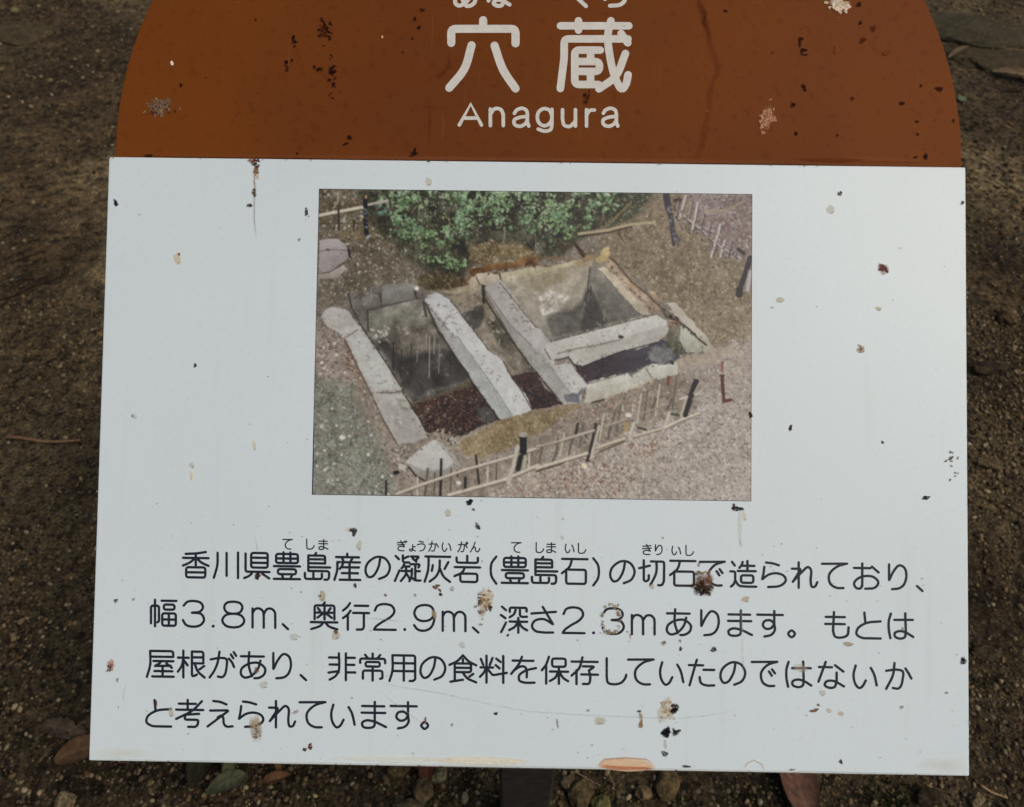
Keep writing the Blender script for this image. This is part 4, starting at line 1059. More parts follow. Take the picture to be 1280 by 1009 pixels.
stroke(z5((944, 268), (914, 352)), 7.0, (24, 24, 25)); stroke(z5((906, 378), (880, 462)), 7.0, (24, 24, 25)); stroke(z5((962, 280), (930, 340)), 1.6, (150, 144, 130)); stroke(z5((886, 370), (856, 470)), 3.2, (150, 146, 128)); stroke(z5((800, 460), (840, 466)), 3.4, (62, 70, 52))
stroke(z5((1100, 155), (1098, 200)), 3.6, (116, 74, 64)); stroke(z5((1086, 232), (1110, 232)), 2, (70, 34, 28)); stroke(z5((1098, 240), (1104, 340)), 4.2, (66, 36, 30)); stroke(z5((1106, 340), (1108, 384), (1150, 376)), 4.0, (74, 38, 28)); stroke(z5((780, 240), (780, 282)), 3.4, (104, 56, 40))
stroke(z5((540, 466), (550, 466)), 5.5, (182, 176, 164)); stroke(z5((530, 515), (530, 550)), 5, (140, 120, 78)); stroke(z5((278, 760), (290, 770)), 5, (190, 178, 156))
# trunk and far fence, upper right
stroke(z3((768, 20), (780, 90)), 8.6, (44, 42, 50)); stroke(z3((780, 90), (800, 170), (806, 240)), 6.0, (48, 46, 52)); stroke(z3((804, 240), (812, 312)), 4.4, (52, 48, 54)); chips(z3((780, 60), (812, 240), (830, 300)), 26, (126, 120, 128), (0.8, 2.0)); chips(z3((790, 180), (850, 320)), 20, (54, 48, 52), (1, 2.4)); stroke(z3((820, 50), (850, 46)), 4.5, (60, 36, 40))
stroke(z3((868, 140), (960, 212), (1080, 318), (1210, 392)), 2.6, (146, 138, 136)); stroke(z3((868, 150), (960, 224), (1080, 330)), 1.4, (74, 64, 66)); stroke(z3((1000, 112), (1120, 110), (1220, 60)), 2.0, (136, 120, 96))
for p in (z3((885, 25), (852, 142)), z3((955, 70), (922, 232)), z3((1088, 195), (1078, 245)), z3((1072, 260), (1034, 384)), z3((1115, 290), (1090, 382))):
    stroke(p, 3.2, (164, 156, 154)); stroke([(a + 1.6, b) for a, b in p], 1.2, (80, 70, 72))
stroke(z3((1264, 390), (1240, 470), (1214, 545)), 6.2, (30, 28, 34)); stroke(z3((1202, 575), (1200, 606)), 8.4, (26, 25, 30)); stroke(z3((1195, 340), (1225, 365)), 4.5, (36, 32, 36)); stroke(z3((1264, 470), (1250, 580)), 5, (146, 140, 142)); chips(z3((1140, 330), (1190, 400)), 8, (54, 46, 48))
for p in (z3((840, 60), (822, 150)), z3((918, 60), (900, 160)), z3((990, 130), (970, 230)), z3((1030, 180), (1010, 270)), z3((1150, 300), (1130, 390))):
    stroke(p, 2.0, (136, 126, 124)); stroke([(a + 1.4, b) for a, b in p], 1.4, (62, 54, 58))
dabs(mask_poly(z3((800, 60), (960, 160), (1090, 290), (1200, 380), (1100, 400), (960, 290), (830, 190)), 2), 130, [(58, 50, 52), (82, 72, 72), (140, 130, 128), (46, 40, 44)], 0.8, 2.0, 0.75)
for ln_, n_ in (([(404, 398), (422, 416), (432, 424), (464, 491), (479, 523), (496, 553)], 30), ([(446, 402), (462, 422), (502, 487), (515, 510), (535, 545)], 34), (z2((622, 640), (700, 740), (800, 870)), 20), (z2((772, 640), (850, 742), (975, 902)), 22), ([(606, 372), (638, 422), (660, 454), (700, 502)], 26),
                (z2((1062, 536), (1280, 802)), 22), (z3((60, 890), (300, 828), (700, 724)), 26), (z5((100, 142), (220, 166), (480, 96), (720, 32)), 34), (z5((300, 282), (540, 220), (640, 178), (830, 152)), 30), (z4((528, 722), (684, 598), (830, 730)), 18)):
    chips(ln_, n_, (74, 68, 60), (0.7, 1.7), 0.6); chips(ln_, n_ // 2, (176, 174, 166), (0.6, 1.6), 0.6)
for p_ in (z2((700, 660), (840, 840)), z2((1040, 580), (1240, 840)), z4((280, 120), (420, 300)), z4((420, 400), (560, 580)), z4((900, 60), (1180, 420)), z3((200, 880), (680, 760)), z5((20, 60), (230, 320))):
    for _ in range(16):
        t_ = pr.random(); x_ = p_[0][0] * (1 - t_) + p_[1][0] * t_ + pr.normal(0, 3); y_ = p_[0][1] * (1 - t_) + p_[1][1] * t_ + pr.normal(0, 3)
        stroke([(x_, y_), (x_ + pr.normal(0, 3), y_ + pr.normal(0, 2))], pr.uniform(0.7, 1.6), [(128, 124, 117), (114, 110, 103), (174, 172, 166)][pr.integers(0, 3)])
dabs(ALL, 900, [(176, 168, 154), (46, 40, 34)], 0.5, 1.1, 0.5, 0.8)
# what the print's ink does: a little softness and a faded black
blur = img.copy()
for ax in (0, 1):
    blur = (np.roll(blur, 1, ax) + np.roll(blur, -1, ax) + 2 * blur) / 4
lum = img.mean(-1, keepdims=True)
lum = img.mean(-1, keepdims=True)
img = lum + (img - lum) * 0.80
img = 100 + (img - 106) * 1.24
img = img * np.array([0.985, 1.0, 1.0])
img = 0.42 * img + 0.58 * blur
img = np.clip(img + pr.normal(0, 1.5, (PH, PW, 1)), 20, 205)
alb = np.clip(lin(img) / 0.62, 0, 0.9)
vx = np.linspace(PU0, PU1, PW); vy = np.linspace(PV1, PV0, PH)
VX, VY = np.meshgrid(vx, vy)
ii = np.arange(PW * PH).reshape(PH, PW)
qd = np.stack([ii[:-1, :-1], ii[1:, :-1], ii[1:, 1:], ii[:-1, 1:]], -1).reshape(-1, 4)
me = mesh_np('photo_print', np.stack([VX, VY, np.full_like(VX, 0.0002)], -1).reshape(-1, 3), qd)
color_attr(me, np.concatenate([alb, np.ones((PH, PW, 1))], -1).reshape(-1, 4))
link('photo_print', me, M_PRINT, text_panel)
ed = Ink(0.00016)                                # the print's dark cut edge
cs = [(PU0, PV0), (PU1, PV0), (PU1, PV1), (PU0, PV1)]
for i in range(4):
    ed.ribbon([cs[i], cs[(i + 1) % 4]], 0.00045)
ed.build('print_border', M_INK, text_panel)

# ---- dirt: insect marks, droppings, rust runs, and a painted shadow line at the joint. Soft-edged patches of their own thin film
class Dirt:
    def __init__(self, z0): self.V, self.F, self.C, self.z = [], [], [], z0
    def blob(self, x, y, w, h, c, al=1.0, rot=0.0, rag=0.25, soft=0.35, k=14):
        self.z += 3e-6
        c = lin(c) / 0.56; z = self.z; o = len(self.V); rot = math.radians(rot)
        ph = [random.uniform(0, 6.28) for _ in range(4)]
        def rr(a): return 1 + rag * (0.55 * math.sin(2 * a + ph[0]) + 0.45 * math.sin(3 * a + ph[1]) + 0.4 * math.sin(5 * a + ph[2])) + rag * random.uniform(-0.3, 0.3)
        self.V.append((*p2(x, y), z)); self.C.append((*c, al))
        rs = [rr(2 * math.pi * i / k) for i in range(k)]
        for s, aa in ((1 - soft, al), (1.0, 0.0)):
            for i in range(k):
                a = 2 * math.pi * i / k
                px, py = math.cos(a) * w / 2 * s * rs[i], math.sin(a) * h / 2 * s * rs[i]
                self.V.append((*p2(x + px * math.cos(rot) - py * math.sin(rot), y + px * math.sin(rot) + py * math.cos(rot)), z)); self.C.append((*c, aa))
        for i in range(k):
            j = (i + 1) % k
            self.F.append((o, o + 1 + j, o + 1 + i))
            self.F.append((o + 1 + i, o + 1 + j, o + 1 + k + j, o + 1 + k + i))
    def cluster(self, x, y, w, h, c, n, s=(2, 5), al=1.0):
        for _ in range(n):
            cc = tuple(min(255, max(0, v + random.uniform(-10, 10))) for v in c)
            self.blob(x + random.gauss(0, w / 4), y + random.gauss(0, h / 4), random.uniform(*s), random.uniform(*s) * 1.2, cc, al * random.uniform(0.6, 1), random.uniform(0, 180), 0.4, 0.25, 9)
    def streak(self, pts, w, c, al, soft=0.5):
        self.z += 3e-6
        c = lin(c) / 0.56; o = len(self.V); n = len(pts)
        for i, (x, y) in enumerate(pts):
            x0, y0 = pts[max(0, i - 1)]; x1, y1 = pts[min(n - 1, i + 1)]
            L = math.hypot(x1 - x0, y1 - y0); nx_, ny_ = -(y1 - y0) / L, (x1 - x0) / L
            ww = w * random.uniform(0.7, 1.3) / 2; ae = 0.0 if i in (0, n - 1) else al * random.uniform(0.6, 1)
            for t, a in ((-1, 0), (-(1 - soft), ae), ((1 - soft), ae), (1, 0)):
                self.V.append((*p2(x + nx_ * ww * t, y + ny_ * ww * t), self.z)); self.C.append((*c, a))
        for i in range(n - 1):
            for t in range(3):
                a = o + 4 * i + t
                self.F.append((a, a + 1, a + 5, a + 4))
    def build(self, name, parent, mat=None):
        me = mesh_py(name, self.V, self.F); color_attr(me, self.C)
        return link(name, me, mat or M_STAIN, parent)

BLK, DBR, BRN, RUS, BEI, TAN, GRY = (18, 15, 14), (44, 28, 22), (92, 66, 46), (112, 66, 42), (158, 148, 126), (178, 160, 132), (120, 122, 120)
D = Dirt(0.00032)
# rust run below the header joint
D.blob(317, 201, 20, 6, RUS, 0.8); D.cluster(319, 204, 14, 8, DBR, 7, (3, 6)); D.blob(320, 213, 6, 15, DBR, 1); D.cluster(321, 216, 5, 10, BLK, 4, (3, 5))
D.blob(320, 217, 9, 18, (150, 120, 80), 0.5); D.streak([(318, 218), (318, 226), (319, 236), (318, 250), (318, 275), (321, 300)], 3, BRN, 0.5)
D.blob(318, 241, 6, 12, (70, 56, 40), 1); D.blob(312, 257, 9, 5, BLK, 1, -15); D.streak([(319, 272), (319, 290)], 3, GRY, 0.35)
D.build('rust_run', text_panel)
D = Dirt(0.00036)
# insects and hard specks: x, y, w, h, colour, angle
for x, y, w, h, c, a in ((145, 254, 6, 10, BLK, -30), (383, 265, 5, 10, BLK, 0), (244, 457, 5, 5, BLK, 0), (374, 300, 4, 5, GRY, 0), (938, 519, 6, 8, DBR, 0), (988, 535, 5, 9, DBR, 25),
                         (1103, 553, 4, 4, DBR, 0), (1158, 622, 10, 5, BLK, 10), (587, 628, 9, 9, BLK, 40), (592, 637, 4, 4, BLK, 0), (597, 658, 5, 12, BLK, -40), (443, 665, 6, 15, BLK, 15), (440, 663, 9, 4, DBR, 20),
                         (1204, 826, 7, 13, BLK, 5), (892, 812, 10, 6, BLK, -25), (851, 811, 5, 5, DBR, 0), (850, 801, 4, 4, GRY, 0), (381, 937, 5, 6, DBR, 30), (388, 933, 6, 9, (80, 34, 30), 20),
                         (145, 751, 5, 6, BLK, 0), (167, 749, 4, 4, GRY, 0), (147, 850, 4, 6, GRY, 0), (322, 720, 8, 9, DBR, 0), (444, 732, 5, 6, DBR, 0), (620, 892, 5, 5, BLK, 0), (635, 794, 4, 4, DBR, 0),
                         (1050, 242, 6, 7, (60, 56, 48), 0), (1018, 888, 12, 5, BRN, -20), (1023, 881, 4, 4, BRN, 0), (831, 942, 9, 8, (58, 64, 74), 0), (697, 904, 3, 12, GRY, -10), (922, 636, 15, 7, BLK, 0), (917, 634, 5, 9, DBR, 0),
                         (240, 595, 4, 10, TAN, 0), (1051, 952, 5, 6, DBR, 0), (858, 958, 14, 3, DBR, 0), (990, 962, 10, 2, BRN, 0), (166, 520, 3, 4, GRY, 0), (519, 744, 4, 4, GRY, 0), (482, 744, 4, 4, BRN, 0), (870, 718, 3, 3, BRN, 0),
                         (1128, 786, 4, 4, GRY, 0), (1127, 884, 5, 5, GRY, 0), (1183, 866, 4, 4, GRY, 0), (735, 888, 4, 4, GRY, 0), (565, 906, 4, 5, GRY, 0), (839, 397, 3, 3, DBR, 0), (400, 745, 4, 3, BRN, 0)):
    D.blob(x, y, w, h, c, 1.0, a, 0.3, 0.22)
D.build('insect_speck', text_panel)
D = Dirt(0.00024)
# droppings, drips and pale stains
for x, y, w, h, c, al in ((222, 323, 10, 17, TAN, 0.8), (1038, 262, 11, 14, BEI, 0.55), (975, 375, 12, 8, BEI, 0.7), (1098, 386, 9, 6, (150, 140, 110), 0.8), (1076, 437, 12, 10, (140, 124, 98), 0.9),
                          (318, 557, 5, 14, TAN, 0.7), (560, 641, 9, 11, BEI, 0.7), (449, 682, 8, 14, BEI, 0.6), (436, 662, 9, 6, TAN, 0.7), (403, 745, 10, 15, (150, 138, 112), 0.9), (420, 794, 13, 12, BEI, 0.8),
                          (368, 796, 12, 10, (166, 166, 158), 0.8), (330, 856, 12, 10, (164, 162, 152), 0.8), (932, 749, 12, 8, (160, 140, 112), 0.9), (750, 901, 18, 10, (158, 154, 136), 0.9), (1060, 805, 14, 7, (134, 124, 104), 0.9),
                          (1036, 888, 7, 7, BEI, 0.8), (1051, 892, 9, 7, BEI, 0.8), (543, 768, 8, 12, (150, 132, 104), 0.8), (1028, 866, 9, 9, (156, 152, 140), 0.7), (565, 736, 6, 7, BRN, 0.5),
                          (925, 660, 6, 56, (170, 166, 150), 0.45), (930, 645, 8, 14, TAN, 0.5), (928, 800, 5, 90, (166, 166, 156), 0.22), (536, 227, 9, 13, (166, 158, 142), 0.7), (815, 733, 8, 7, BEI, 0.7), (214, 890, 8, 14, BEI, 0.7),
                          (703, 672, 5, 6, BEI, 0.5), (240, 582, 7, 8, BEI, 0.6), (578, 806, 10, 8, (160, 160, 152), 0.6), (1000, 835, 20, 12, (158, 150, 134), 0.5), (168, 520, 9, 8, (168, 170, 164), 0.6)):
    D.blob(x, y, w, h, c, al * 0.62, random.uniform(-8, 8), 0.18, 0.3)
    D.blob(x + w * 0.12, y + h * 0.34, w * 0.6, h * 0.22, tuple(v * 0.8 for v in c), al * 0.5, random.uniform(-20, 10), 0.3, 0.5)
D.blob(420, 790, 6, 6, BRN, 0.9); D.blob(224, 318, 4, 4, RUS, 0.8); D.cluster(1076, 437, 6, 6, BRN, 4, (2, 4), 0.7)
D.blob(1104, 336, 15, 16, (150, 132, 118), 0.7); D.cluster(1105, 336, 10, 12, (74, 34, 26), 9, (4, 7))
D.cluster(1203, 254, 3, 12, DBR, 6, (2, 3)); D.cluster(1188, 575, 14, 18, (70, 66, 58), 12, (2, 5), 0.8); D.cluster(1192, 603, 10, 30, (70, 66, 58), 5, (2, 3), 0.8); D.cluster(1157, 622, 8, 4, BLK, 4, (2, 4))
D.cluster(547, 734, 12, 14, BRN, 8, (2, 5), 0.9); D.blob(551, 743, 5, 5, DBR, 1)
D.build('dirt_stain', text_panel, M_SOFT)
D = Dirt(0.00052)
# ragged brown dropping between the second-line characters
D.blob(607, 752, 20, 34, (164, 148, 124), 0.85, 0, 0.35); D.cluster(606, 752, 20, 34, (112, 88, 64), 26, (2, 6), 0.9); D.cluster(613, 760, 8, 14, (58, 42, 32), 6, (2, 5)); D.cluster(599, 748, 4, 22, (64, 50, 40), 7, (2, 4))
D.build('bird_dropping', text_panel)
D = Dirt(0.00052)
# dark dropping over the first line
D.blob(881, 730, 24, 30, (92, 68, 50), 0.9, 0, 0.3, 0.3); D.cluster(879, 735, 20, 16, (48, 32, 24), 22, (4, 8)); D.cluster(880, 718, 20, 14, (118, 92, 68), 14, (3, 6), 0.9); D.cluster(882, 741, 14, 10, BLK, 6, (3, 6))
D.build('bird_dropping', text_panel)
D = Dirt(0.00052)
# ring of scuffed dirt over the second line
for i in range(40):
    a = random.uniform(0, 6.28)
    D.blob(764 + 11 * math.cos(a) + random.gauss(0, 1.2), 774 + 18 * math.sin(a) + random.gauss(0, 1.5), random.uniform(3, 6), random.uniform(3, 6), random.choice([(168, 164, 154), (128, 110, 88), (150, 146, 138), (108, 96, 82)]), 0.8, 0, 0.4, 0.3, 9)
D.build('bird_dropping', text_panel)
D = Dirt(0.00052)
# splat near the lower edge
D.blob(834, 888, 24, 34, (168, 160, 142), 0.75, 0, 0.4); D.cluster(833, 882, 24, 26, (150, 128, 92), 22, (2, 6), 0.8); D.cluster(842, 888, 8, 16, BLK, 10, (4, 7)); D.cluster(838, 915, 24, 8, BLK, 14, (4, 8)); D.cluster(832, 917, 6, 10, (16, 18, 24), 6, (4, 8)); D.blob(832, 930, 5, 12, (150, 150, 140), 0.7)
D.build('bird_dropping', text_panel)
D = Dirt(0.00052)
D.streak([(799, 888), (801, 894), (802, 902), (801, 910)], 5, (128, 104, 70), 0.9); D.blob(801, 906, 7, 9, (112, 88, 54), 0.9); D.blob(799, 889, 6, 4, DBR, 0.8)
D.blob(320, 903, 14, 18, (176, 172, 160), 0.8); D.streak([(316, 894), (319, 904), (321, 916), (322, 928)], 14, (132, 112, 84), 0.9, 0.35); D.cluster(321, 914, 10, 24, (84, 70, 52), 12, (2, 4), 0.8)
D.blob(139, 831, 9, 18, (150, 110, 88), 0.8); D.cluster(138, 833, 6, 10, (80, 52, 42), 7, (3, 5)); D.cluster(832, 803, 9, 10, BRN, 7, (2, 4), 0.8); D.cluster(788, 793, 5, 7, BRN, 4, (2, 4), 0.8)
D.streak([(364, 893), (370, 890), (374, 886)], 5, (110, 52, 42), 0.9); D.blob(196, 880, 3, 10, (104, 58, 58), 0.9); D.blob(532, 900, 3, 12, (110, 66, 48), 0.9); D.blob(321, 838, 8, 9, (88, 62, 48), 0.8)
D.build('bird_dropping', text_panel)
D = Dirt(0.00058)
# residue along the lower edge
D.blob(783, 956, 74, 17, (184, 154, 122), 0.75, 1, 0.05, 0.15, 24); D.streak([(748, 957), (762, 959), (783, 960), (805, 960), (820, 961)], 5, (158, 96, 54), 0.9); D.streak([(748, 955), (756, 949), (783, 947), (808, 949), (819, 955)], 2, (150, 108, 76), 0.8)
D.blob(604, 951, 130, 11, (196, 186, 164), 0.55, 1, 0.04, 0.3, 24); D.blob(500, 949, 190, 9, (194, 188, 172), 0.35, 1, 0.06, 0.4, 24); D.streak([(930, 963), (934, 954), (943, 950), (952, 955), (956, 963)], 2.2, (160, 150, 132), 0.8)
D.blob(1180, 957, 70, 22, (176, 170, 156), 0.28, 0, 0.2, 0.9); D.blob(150, 942, 76, 20, (180, 174, 160), 0.28, 0, 0.2, 0.9)
D.streak([(112 + i * 73, 949 + i * 1.3) for i in range(16)], 4, (150, 140, 124), 0.2)
D.build('edge_residue', text_panel, M_SOFT)
D = Dirt(0.00064)
for _ in range(70):                              # nicks and grime along the cut edges
    t = random.random(); e = random.randrange(4)
    x, y = ((136 + t * 1071, 197.5 + t * 13), (111.5 + t * 1101, 950 + t * 19), (135.5 - t * 24.5, 196 + t * 755), (1207 + t * 5, 209 + t * 761))[e]
    D.blob(x, y, random.uniform(2, 7) if e < 2 else 2.2, 2.2 if e < 2 else random.uniform(2, 7), random.choice([(70, 60, 48), (110, 98, 80), (52, 46, 40), (140, 128, 108)]), random.uniform(0.4, 0.9), 0, 0.4, 0.4, 9)
# scratches
D.streak([(458, 850), (500, 858), (550, 866), (604, 878), (660, 889), (720, 893), (790, 896), (850, 898), (886, 894), (918, 887)], 1.4, (150, 156, 158), 0.5)
D.streak([(470, 856), (490, 876), (520, 898), (532, 906)], 1.3, (150, 156, 158), 0.5); D.streak([(456, 772), (480, 774), (508, 777)], 1.3, (136, 140, 140), 0.7)
D.streak([(160, 850), (155, 866), (156, 886)], 1.2, (140, 144, 142), 0.5); D.streak([(318, 668), (322, 684), (323, 694)], 1.5, (140, 138, 128), 0.6)
D.build('scratch', text_panel)
D = Dirt(0.00070)
for _ in range(150):                             # fine fly specks all over
    D.blob(random.uniform(140, 1205), random.uniform(640, 950) if random.random() < 0.6 else random.uniform(215, 950), random.uniform(1.2, 3.2), random.uniform(1.2, 3.4), random.choice([BRN, GRY, BEI, (96, 92, 84), DBR]), random.uniform(0.3, 0.8), 0, 0.3, 0.4, 8)
D.build('fly_speck', text_panel)

H = Dirt(-0.0042 + 0.00032)
KB = (24, 10, 7)
H.cluster(407, 33, 18, 34, KB, 20, (2, 6)); H.cluster(366, 52, 9, 16, KB, 9, (2, 5)); H.cluster(357, 79, 8, 12, KB, 7, (3, 5)); H.cluster(413, 90, 12, 50, KB, 22, (2, 6)); H.cluster(397, 85, 8, 8, KB, 6, (3, 5)); H.cluster(402, 36, 10, 20, (60, 24, 10), 10, (3, 6), 0.6)
for x, y, w, h, c, a in ((527, 10, 6, 6, KB, 0), (523, 32, 6, 5, KB, 0), (518, 21, 5, 6, KB, 0), (515, 46, 4, 4, KB, 0), (224, 104, 5, 5, KB, 0), (436, 170, 6, 9, KB, -30), (431, 178, 9, 4, KB, -30), (517, 190, 11, 5, KB, 20), (514, 193, 7, 4, KB, -30), (518, 186, 4, 9, KB, 0),
                         (318, 22, 4, 4, (60, 24, 10), 0), (370, 190, 4, 3, KB, 0), (183, 193, 14, 4, KB, 0), (503, 63, 3, 3, KB, 0), (1003, 46, 9, 4, KB, 0), (1002, 52, 4, 10, KB, 0), (1007, 60, 8, 5, KB, 0), (1008, 66, 8, 3, KB, 0), (1004, 62, 4, 8, KB, 0),
                         (908, 11, 5, 4, KB, 0), (1076, 3, 8, 6, KB, 0), (1078, 26, 5, 5, KB, 0), (1081, 48, 10, 7, (60, 26, 8), -20), (1094, 33, 9, 8, (70, 30, 12), 0), (1007, 107, 6, 10, KB, -20), (993, 129, 5, 9, KB, 10), (997, 165, 5, 5, KB, 0), (1068, 121, 4, 6, (50, 18, 8), 0),
                         (1130, 127, 7, 6, KB, 0), (1177, 109, 9, 8, (44, 10, 6), 0), (1149, 150, 5, 4, KB, 0), (1150, 166, 4, 4, KB, 0), (1195, 149, 4, 5, KB, 0), (1160, 194, 6, 9, KB, -20), (1147, 195, 5, 4, KB, 0), (1049, 167, 3, 4, KB, 0), (1154, 105, 3, 5, KB, 0), (968, 63, 4, 5, (88, 40, 14), 0), (1048, 60, 10, 10, (104, 52, 16), 0), (1110, 64, 12, 6, (92, 44, 12), 0)):
    H.blob(x, y, w, h, c, 1, a, 0.35, 0.25)
H.cluster(734, 116, 8, 8, KB, 6, (2, 5)); H.cluster(733, 124, 8, 14, (56, 24, 10), 10, (3, 6), 0.6)
H.blob(197, 130, 34, 20, (100, 88, 72), 0.5, 10, 0.4); H.cluster(199, 131, 34, 24, (110, 98, 80), 34, (2, 5), 0.8); H.cluster(196, 136, 34, 20, (50, 34, 24), 14, (2, 4), 0.8)
H.blob(213, 77, 4, 7, (214, 206, 190), 1); H.blob(477, 44, 3, 4, (190, 150, 110), 1)
H.blob(961, 146, 20, 28, (160, 120, 88), 0.45, 0, 0.35); H.cluster(961, 145, 22, 30, (176, 136, 104), 34, (2, 5), 0.7)
H.blob(1052, 3, 28, 18, (186, 170, 146), 0.75, 0, 0.35); H.cluster(1053, 7, 26, 16, (200, 186, 164), 24, (3, 6), 0.8)
crack = [(873, -6), (877, 6), (882, 18), (885, 30), (888, 42), (890, 55), (895, 68), (899, 80), (899, 90), (892, 100), (889, 115), (889, 130), (886, 145), (883, 160), (879, 180), (874, 200)]
H.streak(crack, 11, (84, 40, 16), 0.38, 0.7); H.streak(crack[:6], 4, (62, 26, 10), 0.6); H.streak([(876, 0), (884, 14), (880, 26), (889, 36)], 3, KB, 0.7)
H.streak([(560, 60), (562, 80), (550, 92), (543, 94)], 6, (74, 32, 14), 0.5); H.streak([(536, 110), (537, 150), (535, 190)], 3, (76, 34, 14), 0.4)
H.blob(1092, 198, 160, 7, (116, 66, 34), 0.5, 1, 0.1, 0.5, 20); H.blob(680, 199, 1040, 9, (112, 68, 44), 0.45, 0.7, 0.02, 0.7, 40); H.blob(1040, 198, 90, 7, (92, 44, 16), 0.8, 0.8, 0.1, 0.4, 20)
H.streak([(140 + i * 71, 195 + i * 0.9) for i in range(16)], 4, (34, 18, 12), 0.9)  # shadow gap above the white plate, painted as a dark line
for _ in range(60):
    H.blob(random.uniform(160, 1195), random.uniform(-120, 195), random.uniform(1.2, 2.8), random.uniform(1.2, 2.8), random.choice([KB, (60, 26, 10), (140, 90, 54)]), random.uniform(0.4, 0.9), 0, 0.3, 0.4, 8)
H.build('dirt_stain', header)  # real dirt plus the painted joint shadow

# ---- carrier behind the plates, bracket and post
def box(cx, cy, z0, z1, w, h):
    x0, x1, y0, y1 = cx - w / 2, cx + w / 2, cy - h / 2, cy + h / 2
    V = [(x0, y0, z0), (x1, y0, z0), (x1, y1, z0), (x0, y1, z0), (x0, y0, z1), (x1, y0, z1), (x1, y1, z1), (x0, y1, z1)]
    return V, [(3, 2, 1, 0), (4, 5, 6, 7), (0, 1, 5, 4), (1, 2, 6, 5), (2, 3, 7, 6), (3, 0, 4, 7)]
for yb in (0.16, -0.16):
    v, f = box(0.0, yb, -0.0285, -0.0076, 0.56, 0.03)
    o = plate_obj('back_rail', mesh_py('back_rail', v, f), M_POST)
for xs_ in (-0.24, 0.24):
    v, f = box(xs_, 0.06, -0.049, -0.029, 0.03, 0.62)
    o = plate_obj('back_stile', mesh_py('back_stile', v, f), M_POST)
pw = 0.066
top_z = 0.0
for px_, py_ in ((POST_X, POST_Y + pw / 2),):
    pl = PM.inverted() @ Vector((px_, py_, 0))
# height at which the post meets the underside of the plates
nrm = Vector((PM[0][2], PM[1][2], PM[2][2])); org = Vector((PM[0][3], PM[1][3], PM[2][3])) - nrm * 0.052
def under(x, y): return org.z - (nrm.x * (x - org.x) + nrm.y * (y - org.y)) / nrm.z
V = []
bz = -0.12
lx, ly = POST_X, POST_Y
ring = [(-pw / 2, 0), (pw / 2, 0), (pw / 2, pw), (-pw / 2, pw)]
c_ = 0.004
ring8 = [(-pw / 2 + c_, 0), (pw / 2 - c_, 0), (pw / 2, c_), (pw / 2, pw - c_), (pw / 2 - c_, pw), (-pw / 2 + c_, pw), (-pw / 2, pw - c_), (-pw / 2, c_)]
for t in (0, 1):
    for a, b in ring8:
        z = bz if t == 0 else under(lx + a, ly + b) - root.location.z
        V.append((a, b, z))
F = [tuple(range(8))[::-1], tuple(range(8, 16))] + [(i, (i + 1) % 8, (i + 1) % 8 + 8, i + 8) for i in range(8)]
link('post', mesh_py('post', V, F), M_POST, root)
# cradle plate between the post head and the stiles
u = PM.inverted() @ Vector((lx, ly + pw / 2, under(lx, ly + pw / 2)))
v, f = box(0, u.y + 0.02, -0.0515, -0.0492, 0.54, 0.11)
plate_obj('bracket', mesh_py('bracket', v, f), M_POST)

# ------------------------------------------------------------------ loose things on the ground
def leaf_thing(name, px, py, L, W, ang, col, bend=0.15, cup=0.2, lift=0.006, ragged=0.0, tip=1.0, label=None, cat='leaf', parent=None, loc=None, pitch=0.0, holes=None):
    nl, nw = 28, 7
    V, C = [], []
    lc = lin(col)
    for s in range(2):
        for i in range(nl + 1):
            t = i / nl
            w = W / 2 * (math.sin(math.pi * t ** 0.8) ** (0.75 * tip)) + W * 0.012
            for j in range(-nw, nw + 1):
                q = j / nw
                rag = 1 - ragged * random.random() * (abs(q) > 0.7)
                x = (t - 0.0) * L
                y = q * w * rag
                z = bend * L * math.sin(math.pi * t) + cup * w * q * q + (0.0006 if abs(j) == 0 else 0) + random.uniform(-1, 1) * 0.0004 * (1 + 3 * ragged) - s * 0.0005
                V.append((x, y, z))
                vein = ((t * 7.0 - abs(q) * 1.6) % 1.0) < 0.16
                k = (0.72 + 0.3 * random.random()) * (1.35 if j == 0 else 1.18 if vein else 1.0)
                k *= 0.7 + 0.6 * float(fbm(x * 70 + ang, y * 70 + px * 0.1, 3))
                if abs(q) > 0.82: k *= 0.8
                C.append((*(lc * k), 1))
    F = []
    rw = 2 * nw + 1; off = (nl + 1) * rw
    skip = set()
    if holes:
        for _ in range(holes):
            a, b = random.randrange(1, nl - 1), random.randrange(0, rw - 1)
            skip |= {(a, b), (a, b + 1), (a + 1, b)}
    for i in range(nl):
        for j in range(rw - 1):
            if (i, j) in skip: continue
            a = i * rw + j
            F.append((a, a + rw, a + rw + 1, a + 1))
            F.append((a + off, a + off + 1, a + off + rw + 1, a + off + rw))
    me = mesh_py(name, V, F)
    color_attr(me, C)
    o = link(name, me, M_LEAF, parent, True)
    if loc is None:
        x, y = ground_at(px, py)
        loc = (x, y, float(ground_h(x, y)) + lift)
    o.location = loc
    o.rotation_euler = (random.uniform(-0.15, 0.15), pitch, math.radians(ang))
    if label: tag(o, label, cat)
    return o

